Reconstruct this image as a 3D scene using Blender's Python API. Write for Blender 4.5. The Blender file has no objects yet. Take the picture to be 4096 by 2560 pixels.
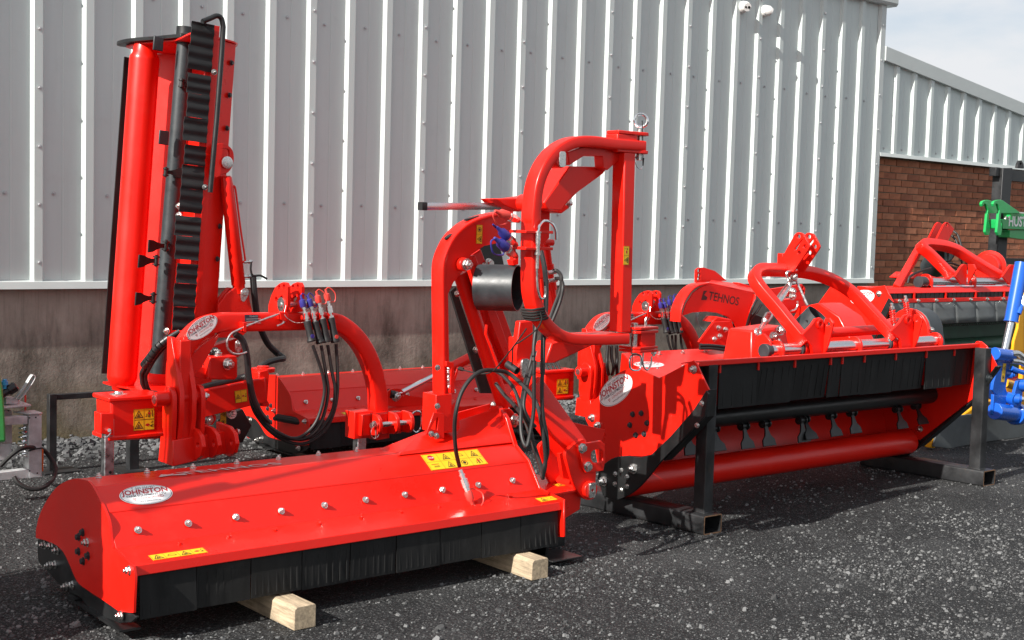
import bpy, bmesh, math, random
from mathutils import Vector as V, Matrix
from mathutils.geometry import tessellate_polygon
random.seed(7)
sc = bpy.context.scene
col = sc.collection
R = math.radians

# ---------------------------------------------------------------- camera
# World axes: X runs along the shed wall, Y goes towards the wall, Z is up.
cd = bpy.data.cameras.new('camera')
cam = bpy.data.objects.new('camera', cd)
col.objects.link(cam)
cd.sensor_width = 36.0
cd.lens = 44.8242
cd.clip_start = 0.05
cd.clip_end = 800
cx, cy, cz = (0.77442, -0.63205, 0.02813), (0.02276, 0.07226, 0.99713), (-0.63226, -0.77155, 0.07034)
cam.matrix_world = Matrix(((cx[0], cy[0], cz[0], 0), (cx[1], cy[1], cz[1], 0),
                           (cx[2], cy[2], cz[2], 1.4927), (0, 0, 0, 1)))
sc.camera = cam

# ---------------------------------------------------------------- sky and sun
sun_dir = V((-1.50, -0.178, 1.0)).normalized()          # towards the sun
elev = math.asin(sun_dir.z)
w = bpy.data.worlds.new('World')
sc.world = w
w.use_nodes = True
nt = w.node_tree
nt.nodes.clear()
N = nt.nodes.new
sky = N('ShaderNodeTexSky'); sky.sky_type = 'NISHITA'; sky.sun_disc = False
sky.sun_elevation = elev
sky.sun_rotation = math.atan2(sun_dir.x, sun_dir.y)
sky.air_density = 1.0; sky.dust_density = 2.0; sky.ozone_density = 1.0
tc = N('ShaderNodeTexCoord'); mp = N('ShaderNodeMapping')
mp.inputs['Scale'].default_value = (2.2, 2.2, 6.5)
nz = N('ShaderNodeTexNoise'); nz.inputs['Scale'].default_value = 1.7; nz.inputs['Detail'].default_value = 6
nz.inputs['Roughness'].default_value = 0.55
rp = N('ShaderNodeValToRGB')
rp.color_ramp.elements[0].position = 0.36; rp.color_ramp.elements[0].color = (0.30, 0.30, 0.30, 1)
rp.color_ramp.elements[1].position = 0.60; rp.color_ramp.elements[1].color = (0.96, 0.96, 0.96, 1)
mx = N('ShaderNodeMix'); mx.data_type = 'RGBA'
mx.inputs['B'].default_value = (6.6, 6.7, 6.9, 1)       # thin bright cloud, same scale as the sky texture
bg = N('ShaderNodeBackground'); bg.inputs['Strength'].default_value = 0.080
wo = N('ShaderNodeOutputWorld')
L = nt.links.new
L(tc.outputs['Generated'], mp.inputs['Vector']); L(mp.outputs['Vector'], nz.inputs['Vector'])
L(nz.outputs['Fac'], rp.inputs['Fac']); L(rp.outputs['Color'], mx.inputs['Factor'])
L(sky.outputs['Color'], mx.inputs['A']); L(mx.outputs['Result'], bg.inputs['Color'])
L(bg.outputs['Background'], wo.inputs['Surface'])

sl = bpy.data.lights.new('sun', 'SUN')
sl.energy = 5.0; sl.angle = R(0.55); sl.color = (1.0, 0.955, 0.89)
so = bpy.data.objects.new('sun', sl); col.objects.link(so)
so.rotation_euler = sun_dir.to_track_quat('Z', 'Y').to_euler()
so.location = sun_dir * 40

vs = sc.view_settings
vs.view_transform = 'Standard'; vs.look = 'None'; vs.exposure = 0.68; vs.gamma = 1.0
vs.use_curve_mapping = False

# ---------------------------------------------------------------- materials
MATS = {}
def mat(name, c, rough=0.5, metal=0.0, coat=0.0, var=0.0, vscale=6.0, bump=0.0, bscale=200.0,
        c2=None, rvar=0.0, vec=(1, 1, 1), spec=0.5, island=0.0):
    m = bpy.data.materials.new(name); m.use_nodes = True
    n = m.node_tree.nodes; l = m.node_tree.links.new
    b = n['Principled BSDF']
    b.inputs['Base Color'].default_value = (*c, 1)
    b.inputs['Roughness'].default_value = rough
    b.inputs['Metallic'].default_value = metal
    b.inputs['Coat Weight'].default_value = coat
    b.inputs['Coat Roughness'].default_value = 0.12
    b.inputs['Specular IOR Level'].default_value = spec
    if var or bump or rvar or island:
        t = n.new('ShaderNodeTexCoord'); mpn = n.new('ShaderNodeMapping'); mpn.inputs['Scale'].default_value = vec
        l(t.outputs['Object'], mpn.inputs['Vector'])
    fac = None
    if var or rvar:
        z = n.new('ShaderNodeTexNoise'); z.inputs['Scale'].default_value = vscale; z.inputs['Detail'].default_value = 8
        z.inputs['Roughness'].default_value = 0.62
        l(mpn.outputs['Vector'], z.inputs['Vector']); fac = z.outputs['Fac']
    if var or island:
        r = n.new('ShaderNodeValToRGB')
        k = c2 or tuple(min(1, x * (1 + var)) for x in c)
        r.color_ramp.elements[0].position = 0.32; r.color_ramp.elements[1].position = 0.68
        r.color_ramp.elements[0].color = (*[x * (1 - var) for x in c], 1); r.color_ramp.elements[1].color = (*k, 1)
        if island:
            g = n.new('ShaderNodeNewGeometry'); l(g.outputs['Random Per Island'], r.inputs['Fac'])
            r.color_ramp.elements[0].position = 0.1; r.color_ramp.elements[1].position = 0.95
        else:
            l(fac, r.inputs['Fac'])
        l(r.outputs['Color'], b.inputs['Base Color'])
    if rvar:
        q = n.new('ShaderNodeMapRange'); l(fac, q.inputs['Value'])
        q.inputs['From Min'].default_value = 0.3; q.inputs['From Max'].default_value = 0.7
        q.inputs['To Min'].default_value = max(0.03, rough - rvar); q.inputs['To Max'].default_value = min(1, rough + rvar)
        l(q.outputs['Result'], b.inputs['Roughness'])
    if bump:
        z2 = n.new('ShaderNodeTexNoise'); z2.inputs['Scale'].default_value = bscale; z2.inputs['Detail'].default_value = 4
        l(mpn.outputs['Vector'], z2.inputs['Vector'])
        bp = n.new('ShaderNodeBump'); bp.inputs['Strength'].default_value = bump; bp.inputs['Distance'].default_value = 0.004
        l(z2.outputs['Fac'], bp.inputs['Height']); l(bp.outputs['Normal'], b.inputs['Normal'])
    MATS[name] = m
    return m

mat('red', (0.74, 0.0105, 0.0038), 0.34, coat=0.10, var=0.06, vscale=3.0, rvar=0.09, bump=0.03, bscale=90, spec=0.38)
mat('black_paint', (0.011, 0.0115, 0.012), 0.38, var=0.25, vscale=9, rvar=0.1, bump=0.03, bscale=120)
mat('rotor', (0.026, 0.032, 0.036), 0.42, var=0.25, vscale=12, rvar=0.1, bump=0.06, bscale=150)
mat('rubber', (0.011, 0.011, 0.0115), 0.62, var=0.35, vscale=18, rvar=0.1, bump=0.1, bscale=160)
mat('hose', (0.014, 0.014, 0.014), 0.55, var=0.2, vscale=30, bump=0.1, bscale=400)
mat('cord', (0.014, 0.013, 0.012), 0.85, bump=0.3, bscale=600)
mat('steel', (0.55, 0.56, 0.58), 0.32, metal=1.0, var=0.2, vscale=30, rvar=0.1)
mat('tube_steel', (0.60, 0.61, 0.62), 0.26, metal=1.0, var=0.06, vscale=4, rvar=0.05, vec=(1, 8, 8))
mat('zinc', (0.66, 0.66, 0.64), 0.30, metal=1.0, var=0.18, vscale=60, rvar=0.1)
mat('chrome', (0.75, 0.76, 0.78), 0.10, metal=1.0)
mat('galv', (0.52, 0.53, 0.54), 0.5, metal=0.3, var=0.22, vscale=22, rvar=0.12)
mat('silver_print', (0.48, 0.44, 0.43), 0.4)
mat('dark_print', (0.05, 0.012, 0.010), 0.5)
mat('flap', (0.009, 0.0094, 0.0098), 0.62, var=0.45, vscale=16, rvar=0.12, bump=0.12, bscale=120, vec=(1, 1, 0.12), c2=(.017, .017, .017), spec=.28)
mat('stand_steel', (0.030, 0.031, 0.033), 0.42, metal=0.35, var=0.4, vscale=7, rvar=0.15, bump=0.05, bscale=80)
mat('rust', (0.20, 0.11, 0.06), 0.75, var=0.5, vscale=40)
mat('timber', (0.46, 0.36, 0.24), 0.8, var=0.38, vscale=12, bump=0.5, bscale=70, vec=(7, 0.6, 7))
mat('sticker_white', (0.86, 0.86, 0.85), 0.35)
mat('sticker_navy', (0.03, 0.035, 0.06), 0.4)
mat('sticker_red', (0.45, 0.01, 0.02), 0.4)
mat('sticker_yellow', (0.80, 0.50, 0.015), 0.38, var=0.06, vscale=40)
mat('sticker_black', (0.03, 0.022, 0.012), 0.45)
mat('cap_red', (0.70, 0.06, 0.045), 0.42)
mat('cap_blue', (0.035, 0.035, 0.24), 0.42)
mat('blue', (0.010, 0.10, 0.50), 0.28, coat=0.4, var=0.06, vscale=5, rvar=0.06)
mat('yellow', (0.72, 0.34, 0.006), 0.32, coat=0.3, var=0.08, vscale=5)
mat('green', (0.012, 0.36, 0.085), 0.35, coat=0.3, var=0.08, vscale=5)
mat('green_tank', (0.06, 0.40, 0.10), 0.45, var=0.1, vscale=4)
mat('green_dark', (0.012, 0.06, 0.03), 0.5, var=0.3, vscale=5)
mat('sky_blue', (0.06, 0.36, 0.72), 0.4)
mat('orange', (0.70, 0.13, 0.01), 0.4)
mat('white_plastic', (0.76, 0.75, 0.73), 0.4, var=0.05, vscale=8)
mat('pin_glass', (0.01, 0.01, 0.012), 0.1)
mat('tarp', (0.075, 0.083, 0.085), 0.5, var=0.3, vscale=3, bump=0.3, bscale=14)
mat('wall_steel', (0.575, 0.635, 0.62), 0.5, metal=0.0, var=0.03, vscale=3, rvar=0.05, vec=(5, 5, 0.35), bump=0.04, bscale=200)
mat('trim_steel', (0.52, 0.56, 0.55), 0.48, var=0.04, vscale=4, rvar=0.06, vec=(1, 2, 2))
mat('brick', (0.34, 0.122, 0.060), 0.85, var=0.22, vscale=9, bump=0.35, bscale=70)
mat('brick_dark', (0.27, 0.095, 0.050), 0.85, var=0.22, vscale=9, bump=0.35, bscale=70)
mat('brick_light', (0.38, 0.15, 0.08), 0.85, var=0.22, vscale=9, bump=0.35, bscale=70)
mat('mortar', (0.20, 0.155, 0.105), 0.92, var=0.3, vscale=12, bump=0.5, bscale=120)

def wear(name, colr, amount, scale=11.0, lo=.54, hi=.80):
    """faint handling marks and dust blown over a paint"""
    m = MATS[name]; n = m.node_tree.nodes; l = m.node_tree.links.new; b = n['Principled BSDF']
    t = n.new('ShaderNodeTexCoord'); z = n.new('ShaderNodeTexNoise'); z.inputs['Scale'].default_value = scale; z.inputs['Detail'].default_value = 12
    z.inputs['Roughness'].default_value = .72; l(t.outputs['Object'], z.inputs['Vector'])
    r = n.new('ShaderNodeMapRange'); r.inputs['From Min'].default_value = lo; r.inputs['From Max'].default_value = hi
    r.inputs['To Max'].default_value = amount; l(z.outputs['Fac'], r.inputs['Value'])
    x = n.new('ShaderNodeMix'); x.data_type = 'RGBA'; x.inputs['B'].default_value = (*colr, 1)
    src = b.inputs['Base Color'].links
    if src: l(src[0].from_socket, x.inputs['A'])
    else: x.inputs['A'].default_value = b.inputs['Base Color'].default_value
    l(r.outputs['Result'], x.inputs['Factor']); l(x.outputs['Result'], b.inputs['Base Color'])
wear('red', (.42, .10, .07), .14, 9)
wear('black_paint', (.08, .076, .072), .22, 14)
wear('rotor', (.11, .11, .105), .25, 16)
wear('flap', (.07, .068, .064), .22, 7)
wear('stand_steel', (.16, .09, .05), .35, 9, .58, .8)
wear('timber', (.12, .10, .08), .55, 6, .48, .70)
wear('wall_steel', (.30, .31, .30), .18, 5, .55, .85)

# ---------------------------------------------------------------- mesh helpers
def rrect(a, b, r=0.008, k=3):
    """rounded rectangle section, a x b, counter-clockwise"""
    o = []
    for sx, sy, t in ((1, 1, 0), (-1, 1, 90), (-1, -1, 180), (1, -1, 270)):
        for i in range(k + 1):
            t2 = R(t + 90 * i / k)
            o.append((sx * (a / 2 - r) + r * math.cos(t2), sy * (b / 2 - r) + r * math.sin(t2)))
    return o

def curve(pts, n=6, closed=False):
    """Catmull-Rom through points"""
    P = [V(p) for p in pts]
    o = []
    m = len(P)
    for i in range(m if closed else m - 1):
        a = P[(i - 1) % m] if closed or i > 0 else P[0] * 2 - P[1]
        b = P[i]; c = P[(i + 1) % m]
        d = P[(i + 2) % m] if closed or i + 2 < m else P[-1] * 2 - P[-2]
        for k in range(n):
            t = k / n
            o.append(0.5 * ((2 * b) + (c - a) * t + (2 * a - 5 * b + 4 * c - d) * t * t + (3 * b - a - 3 * c + d) * t ** 3))
    if not closed:
        o.append(P[-1])
    return [tuple(p) for p in o]

def arc(cx_, cy_, r, a0, a1, n=8, ry=None):
    ry = ry or r
    return [(cx_ + r * math.cos(R(a0 + (a1 - a0) * i / n)), cy_ + ry * math.sin(R(a0 + (a1 - a0) * i / n))) for i in range(n + 1)]

def circ(cx_, cy_, r, n=14):
    return arc(cx_, cy_, r, 0, 360 - 360 / n, n - 1)

def slot(x0, y0, x1, y1, r):
    a = math.degrees(math.atan2(y1 - y0, x1 - x0))
    return arc(x1, y1, r, a - 90, a + 90, 5) + arc(x0, y0, r, a + 90, a + 270, 5)

def perp(d):
    d = V(d).normalized()
    a = V((0, 0, 1)) if abs(d.z) < 0.9 else V((1, 0, 0))
    u_ = d.cross(a).normalized()
    return u_, d.cross(u_).normalized()

class MB:
    def __init__(s):
        s.v = []; s.f = []
    def add(s, vs_, fs):
        o = len(s.v)
        s.v += [tuple(p) for p in vs_]
        s.f += [tuple(i + o for i in q) for q in fs]
        return s
    def box(s, a, b):
        x0, y0, z0 = [min(p, q) for p, q in zip(a, b)]; x1, y1, z1 = [max(p, q) for p, q in zip(a, b)]
        return s.add([(x0, y0, z0), (x1, y0, z0), (x1, y1, z0), (x0, y1, z0), (x0, y0, z1), (x1, y0, z1), (x1, y1, z1), (x0, y1, z1)],
                     [(0, 3, 2, 1), (4, 5, 6, 7), (0, 1, 5, 4), (1, 2, 6, 5), (2, 3, 7, 6), (3, 0, 4, 7)])
    def obox(s, c, dx, dy, dz):
        c, dx, dy, dz = V(c), V(dx), V(dy), V(dz)
        return s.add([c - dx - dy - dz, c + dx - dy - dz, c + dx + dy - dz, c - dx + dy - dz, c - dx - dy + dz, c + dx - dy + dz, c + dx + dy + dz, c - dx + dy + dz],
                     [(0, 3, 2, 1), (4, 5, 6, 7), (0, 1, 5, 4), (1, 2, 6, 5), (2, 3, 7, 6), (3, 0, 4, 7)])
    def hexa(s, p):
        """8 corner points: bottom ring of 4, top ring of 4"""
        return s.add(p, [(0, 3, 2, 1), (4, 5, 6, 7), (0, 1, 5, 4), (1, 2, 6, 5), (2, 3, 7, 6), (3, 0, 4, 7)])
    def cyl(s, p0, p1, r0, r1=None, n=18, caps=True):
        p0, p1 = V(p0), V(p1); r1 = r0 if r1 is None else r1
        u_, v_ = perp(p1 - p0)
        ring = [(u_ * math.cos(2 * math.pi * i / n) + v_ * math.sin(2 * math.pi * i / n)) for i in range(n)]
        vs_ = [p0 + q * r0 for q in ring] + [p1 + q * r1 for q in ring]
        fs = [(i, (i + 1) % n, n + (i + 1) % n, n + i) for i in range(n)]
        if caps:
            fs += [tuple(range(n - 1, -1, -1)), tuple(range(n, 2 * n))]
        return s.add(vs_, fs)
    def pipe(s, p0, p1, ro, ri, n=24):
        p0, p1 = V(p0), V(p1)
        u_, v_ = perp(p1 - p0)
        ring = [(u_ * math.cos(2 * math.pi * i / n) + v_ * math.sin(2 * math.pi * i / n)) for i in range(n)]
        vs_ = [p0 + q * ro for q in ring] + [p1 + q * ro for q in ring] + [p1 + q * ri for q in ring] + [p0 + q * ri for q in ring]
        fs = []
        for k in range(4):
            for i in range(n):
                j = (i + 1) % n
                fs.append((k * n + i, k * n + j, ((k + 1) % 4) * n + j, ((k + 1) % 4) * n + i))
        return s.add(vs_, fs)
    def lathe(s, p, d, prof, n=20):
        """prof: list of (distance along d, radius)"""
        p, d = V(p), V(d).normalized(); u_, v_ = perp(d)
        vs_ = []
        for h, r in prof:
            for i in range(n):
                a = 2 * math.pi * i / n
                vs_.append(p + d * h + (u_ * math.cos(a) + v_ * math.sin(a)) * max(r, 1e-5))
        fs = [(k * n + i, k * n + (i + 1) % n, (k + 1) * n + (i + 1) % n, (k + 1) * n + i) for k in range(len(prof) - 1) for i in range(n)]
        fs += [tuple(range(n - 1, -1, -1)), tuple(range((len(prof) - 1) * n, len(prof) * n))]
        return s.add(vs_, fs)
    def frames(s, P, closed=False):
        m = len(P)
        T = []
        for i in range(m):
            a = P[(i - 1) % m] if (closed or i > 0) else P[i]
            b = P[(i + 1) % m] if (closed or i < m - 1) else P[i]
            T.append((b - a).normalized())
        u_ = perp(T[0])[0]
        F = []
        for t in T:
            u_ = (u_ - t * u_.dot(t))
            u_ = u_.normalized() if u_.length > 1e-6 else perp(t)[0]
            F.append((t, u_, t.cross(u_)))
        return F
    def tube(s, path, r, n=8, closed=False):
        P = [V(p) for p in path]; m = len(P); F = s.frames(P, closed)
        vs_ = []
        for i, (p, (t, u_, v_)) in enumerate(zip(P, F)):
            rr = r[i] if isinstance(r, (list, tuple)) else r
            vs_ += [p + (u_ * math.cos(2 * math.pi * k / n) + v_ * math.sin(2 * math.pi * k / n)) * rr for k in range(n)]
        fs = [(i * n + k, i * n + (k + 1) % n, ((i + 1) % m) * n + (k + 1) % n, ((i + 1) % m) * n + k)
              for i in range(m if closed else m - 1) for k in range(n)]
        if not closed:
            fs += [tuple(range(n - 1, -1, -1)), tuple(range((m - 1) * n, m * n))]
        return s.add(vs_, fs)
    def sweep(s, path, sec, up, scale=None):
        """section (a, b): a along side = tangent x up, b along up; mitred"""
        P = [V(p) for p in path]; up = V(up).normalized(); m = len(P); n = len(sec)
        vs_ = []
        for i in range(m):
            d0 = (P[i] - P[i - 1]).normalized() if i else (P[1] - P[0]).normalized()
            d1 = (P[i + 1] - P[i]).normalized() if i < m - 1 else d0
            t = (d0 + d1).normalized()
            side = t.cross(up).normalized()
            k = 1 / max(0.35, t.dot(d1))
            q = scale[i] if scale else (1, 1)
            vs_ += [P[i] + side * a * k * q[0] + up * b * q[1] for a, b in sec]
        fs = [(i * n + k, i * n + (k + 1) % n, (i + 1) * n + (k + 1) % n, (i + 1) * n + k) for i in range(m - 1) for k in range(n)]
        fs += [tuple(range(n - 1, -1, -1)), tuple(range((m - 1) * n, m * n))]
        return s.add(vs_, fs)
    def beam(s, p0, p1, a, b, up, r=0.006):
        return s.sweep([p0, p1], rrect(a, b, r, 2), up)
    def plate(s, outline, f, d, holes=()):
        """outline: 2D points; f maps (a, b) to a 3D point; d: extrusion vector"""
        d = V(d)
        loops = [list(outline)] + [list(h) for h in holes]
        flat = [p for lp in loops for p in lp]
        A = [V(f(*p)) for p in flat]; nn = len(flat)
        tri = tessellate_polygon([[V((p[0], p[1], 0)) for p in lp] for lp in loops])
        fs = [tuple(t) for t in tri] + [tuple(nn + i for i in reversed(t)) for t in tri]
        o = 0
        for lp in loops:
            k = len(lp)
            fs += [(o + i, o + (i + 1) % k, nn + o + (i + 1) % k, nn + o + i) for i in range(k)]
            o += k
        return s.add(A + [p + d for p in A], fs)
    def plX(s, yz, x0, x1, holes=()):
        return s.plate(yz, lambda a, b: (x0, a, b), (x1 - x0, 0, 0), holes)
    def plY(s, xz, y0, y1, holes=()):
        return s.plate(xz, lambda a, b: (a, y0, b), (0, y1 - y0, 0), holes)
    def plZ(s, xy, z0, z1, holes=()):
        return s.plate(xy, lambda a, b: (a, b, z0), (0, 0, z1 - z0), holes)
    def prism(s, prof, f, a, b):
        """open sheet profile with thickness: prof = closed 2D loop, f(y, z, x)"""
        return s.plate(prof, lambda p, q: f(p, q, a), V(f(0, 0, b)) - V(f(0, 0, a)))
    def ring(s, c, ax, Rr, r, n=20, k=8):
        c = V(c); u_, v_ = perp(ax)
        return s.tube([c + (u_ * math.cos(2 * math.pi * i / n) + v_ * math.sin(2 * math.pi * i / n)) * Rr for i in range(n)], r, k, True)
    def helix(s, p0, p1, Rr, r, turns, k=6, per=12):
        p0, p1 = V(p0), V(p1); u_, v_ = perp(p1 - p0); m = int(turns * per)
        return s.tube([p0.lerp(p1, i / m) + (u_ * math.cos(2 * math.pi * i / per) + v_ * math.sin(2 * math.pi * i / per)) * Rr for i in range(m + 1)], r, k)
    def mesh(s, name, m, sm=35):
        me = bpy.data.meshes.new(name)
        me.from_pydata(s.v, [], s.f)
        bm = bmesh.new(); bm.from_mesh(me)
        bmesh.ops.recalc_face_normals(bm, faces=bm.faces)
        bm.to_mesh(me); bm.free()
        if sm:
            me.shade_smooth()
            me.set_sharp_from_angle(angle=R(sm))
        me.materials.append(MATS[m])
        return me
    def build(s, name, m, parent=None, bev=0.0, sm=35, label=None):
        o = bpy.data.objects.new(name, s.mesh(name, m, sm))
        col.objects.link(o)
        if parent is not None:
            o.parent = parent
            o.matrix_parent_inverse = Matrix.Translation(-world_loc(parent))
        if bev:
            b = o.modifiers.new('edge', 'BEVEL'); b.width = bev; b.segments = 2
            b.limit_method = 'ANGLE'; b.angle_limit = R(38); b.harden_normals = False
        if label:
            o['label'] = label
        return o

def world_loc(o):
    p = V((0, 0, 0))
    while o is not None:
        p += o.location
        if o.parent is not None:
            p += o.matrix_parent_inverse.translation
        o = o.parent
    return p

def tag(o, label, cat, group=None, kind=None):
    if label: o['label'] = label
    if cat: o['category'] = cat
    if group: o['group'] = group
    if kind: o['kind'] = kind
    return o

def thing(name, loc, label, cat, group=None):
    o = bpy.data.objects.new(name, None)
    o.empty_display_size = 0.2
    o.location = loc
    col.objects.link(o)
    return tag(o, label, cat, group)

def inst(name, me, parent, loc, d=None, scale=1.0, roll=0.0):
    """object sharing mesh me; its local Z is turned to d"""
    o = bpy.data.objects.new(name, me)
    col.objects.link(o)
    M = Matrix.Translation(V(loc))
    if d is not None:
        M = M @ V(d).to_track_quat('Z', 'Y').to_matrix().to_4x4() @ Matrix.Rotation(roll, 4, 'Z')
    sc3 = scale if isinstance(scale, (tuple, list)) else (scale,) * 3
    M = M @ Matrix.Diagonal((*sc3, 1))
    o.matrix_basis = M
    if parent is not None:
        o.parent = parent
        o.matrix_parent_inverse = Matrix.Translation(-world_loc(parent))
    return o

# shared small hardware, local Z points out of the surface, nominal size 1 = 20 mm across
def _bolt():
    b = MB(); b.lathe((0, 0, 0), (0, 0, 1), [(0, .0145), (.0025, .0145)], 14)
    b.lathe((0, 0, .0025), (0, 0, 1), [(0, .0105), (.0015, .0112), (.0085, .0112), (.0100, .0098)], 6)
    b.lathe((0, 0, .0125), (0, 0, 1), [(0, .0056), (.006, .0056), (.0072, .0045)], 10)
    return b
def _head():
    b = MB(); b.lathe((0, 0, 0), (0, 0, 1), [(0, .0125), (.002, .0125)], 14)
    b.lathe((0, 0, .002), (0, 0, 1), [(0, .0098), (.0068, .0098), (.0080, .0085)], 6)
    return b
BOLT = {m: _bolt().mesh('nut', m, 30) for m in ('zinc', 'black_paint', 'rotor')}
HEAD = {m: _head().mesh('bolt_head', m, 30) for m in ('zinc', 'black_paint', 'red', 'rotor')}
def bolt(parent, p, d, s=1.0, m='zinc'):
    return inst('bolt', BOLT[m], parent, p, d, s, random.uniform(0, 1))
def head(parent, p, d, s=1.0, m='zinc'):
    return inst('bolt', HEAD[m], parent, p, d, s, random.uniform(0, 1))

def lettering(txt, size, o, u_, v_, m, parent, ext=0.0006, shear=0.0, bold=0.0, name='lettering', space=1.0, xs=1.0):
    """flat print: baseline starts at o, runs along u_, letters stand along v_"""
    c = bpy.data.curves.new('txt', 'FONT'); c.body = txt; c.size = size; c.shear = shear
    c.offset = bold; c.space_character = space; c.align_x = 'CENTER'; c.resolution_u = 3
    t = bpy.data.objects.new('txt', c); col.objects.link(t)
    dg = bpy.context.evaluated_depsgraph_get()
    me = bpy.data.meshes.new_from_object(t.evaluated_get(dg))
    bpy.data.objects.remove(t); bpy.data.curves.remove(c)
    u_, v_ = V(u_).normalized(), V(v_).normalized(); n_ = u_.cross(v_)
    for q in me.vertices:
        q.co = u_ * (q.co.x * xs) + v_ * q.co.y + n_ * 0
    me.materials.clear(); me.materials.append(MATS[m])
    for p in me.polygons: p.material_index = 0
    ob = bpy.data.objects.new(name, me); col.objects.link(ob)
    ob.location = V(o) + n_ * ext
    ob.parent = parent; ob.matrix_parent_inverse = Matrix.Translation(-world_loc(parent))
    return ob

def dealer_sticker(parent, c, u_, v_, w_):
    """white oval dealer sticker; c centre on the surface, u_ reading direction"""
    u_, v_ = V(u_).normalized(), V(v_).normalized(); n_ = u_.cross(v_).normalized(); c = V(c)
    h_ = w_ * 0.5
    el = lambda k: [(w_ / 2 * k * math.cos(2 * math.pi * i / 40), h_ / 2 * k * math.sin(2 * math.pi * i / 40)) for i in range(40)]
    fm = lambda z: (lambda a, b: c + u_ * a + v_ * b + n_ * z)
    st = MB().plate(el(1), fm(0.0006), n_ * 0.0008).build('sticker', 'sticker_white', parent)
    MB().plate(el(0.965), fm(0.0016), n_ * 0.0003, [el(0.945)]).build('sticker_border', 'sticker_navy', st)
    P = lambda a, b: c + u_ * a * w_ + v_ * b * w_ + n_ * 0.0014
    lettering('T. 043 3341951', w_ * .072, P(0, .155), u_, v_, 'sticker_navy', st)
    lettering('JOHNSTON', w_ * .165, P(0, .032), u_, v_, 'sticker_red', st, bold=w_ * .0045, shear=.12, ext=.0008)
    lettering('FARM EQUIPMENT LTD', w_ * .073, P(0, -.035), u_, v_, 'sticker_navy', st, bold=w_ * .0006)
    lettering('LONGFORD', w_ * .062, P(.01, -.105), u_, v_, 'sticker_red', st)
    lettering('www.johnston.ie', w_ * .058, P(.02, -.175), u_, v_, 'sticker_navy', st)
    MB().plate([(w_ * (.25 + .06 * math.cos(t)), w_ * (-.075 + .032 * math.sin(t))) for t in [i * .3927 for i in range(16)]], fm(.0016), n_ * .0003,
               [[(w_ * (.25 + .05 * math.cos(t)), w_ * (-.075 + .023 * math.sin(t))) for t in [i * .3927 for i in range(16)]]]).build('sticker_emblem', 'sticker_red', st)
    lettering('IFL', w_ * .04, P(.25, -.09), u_, v_, 'sticker_red', st)
    MB().plate([(-.28 * w_, -.07 * w_), (-.21 * w_, -.07 * w_), (-.25 * w_, -.13 * w_)], fm(.0016), n_ * .0003,
               [[(-.265 * w_, -.078 * w_), (-.225 * w_, -.078 * w_), (-.25 * w_, -.115 * w_)]]).build('sticker_emblem', 'sticker_red', st)
    return st

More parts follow.
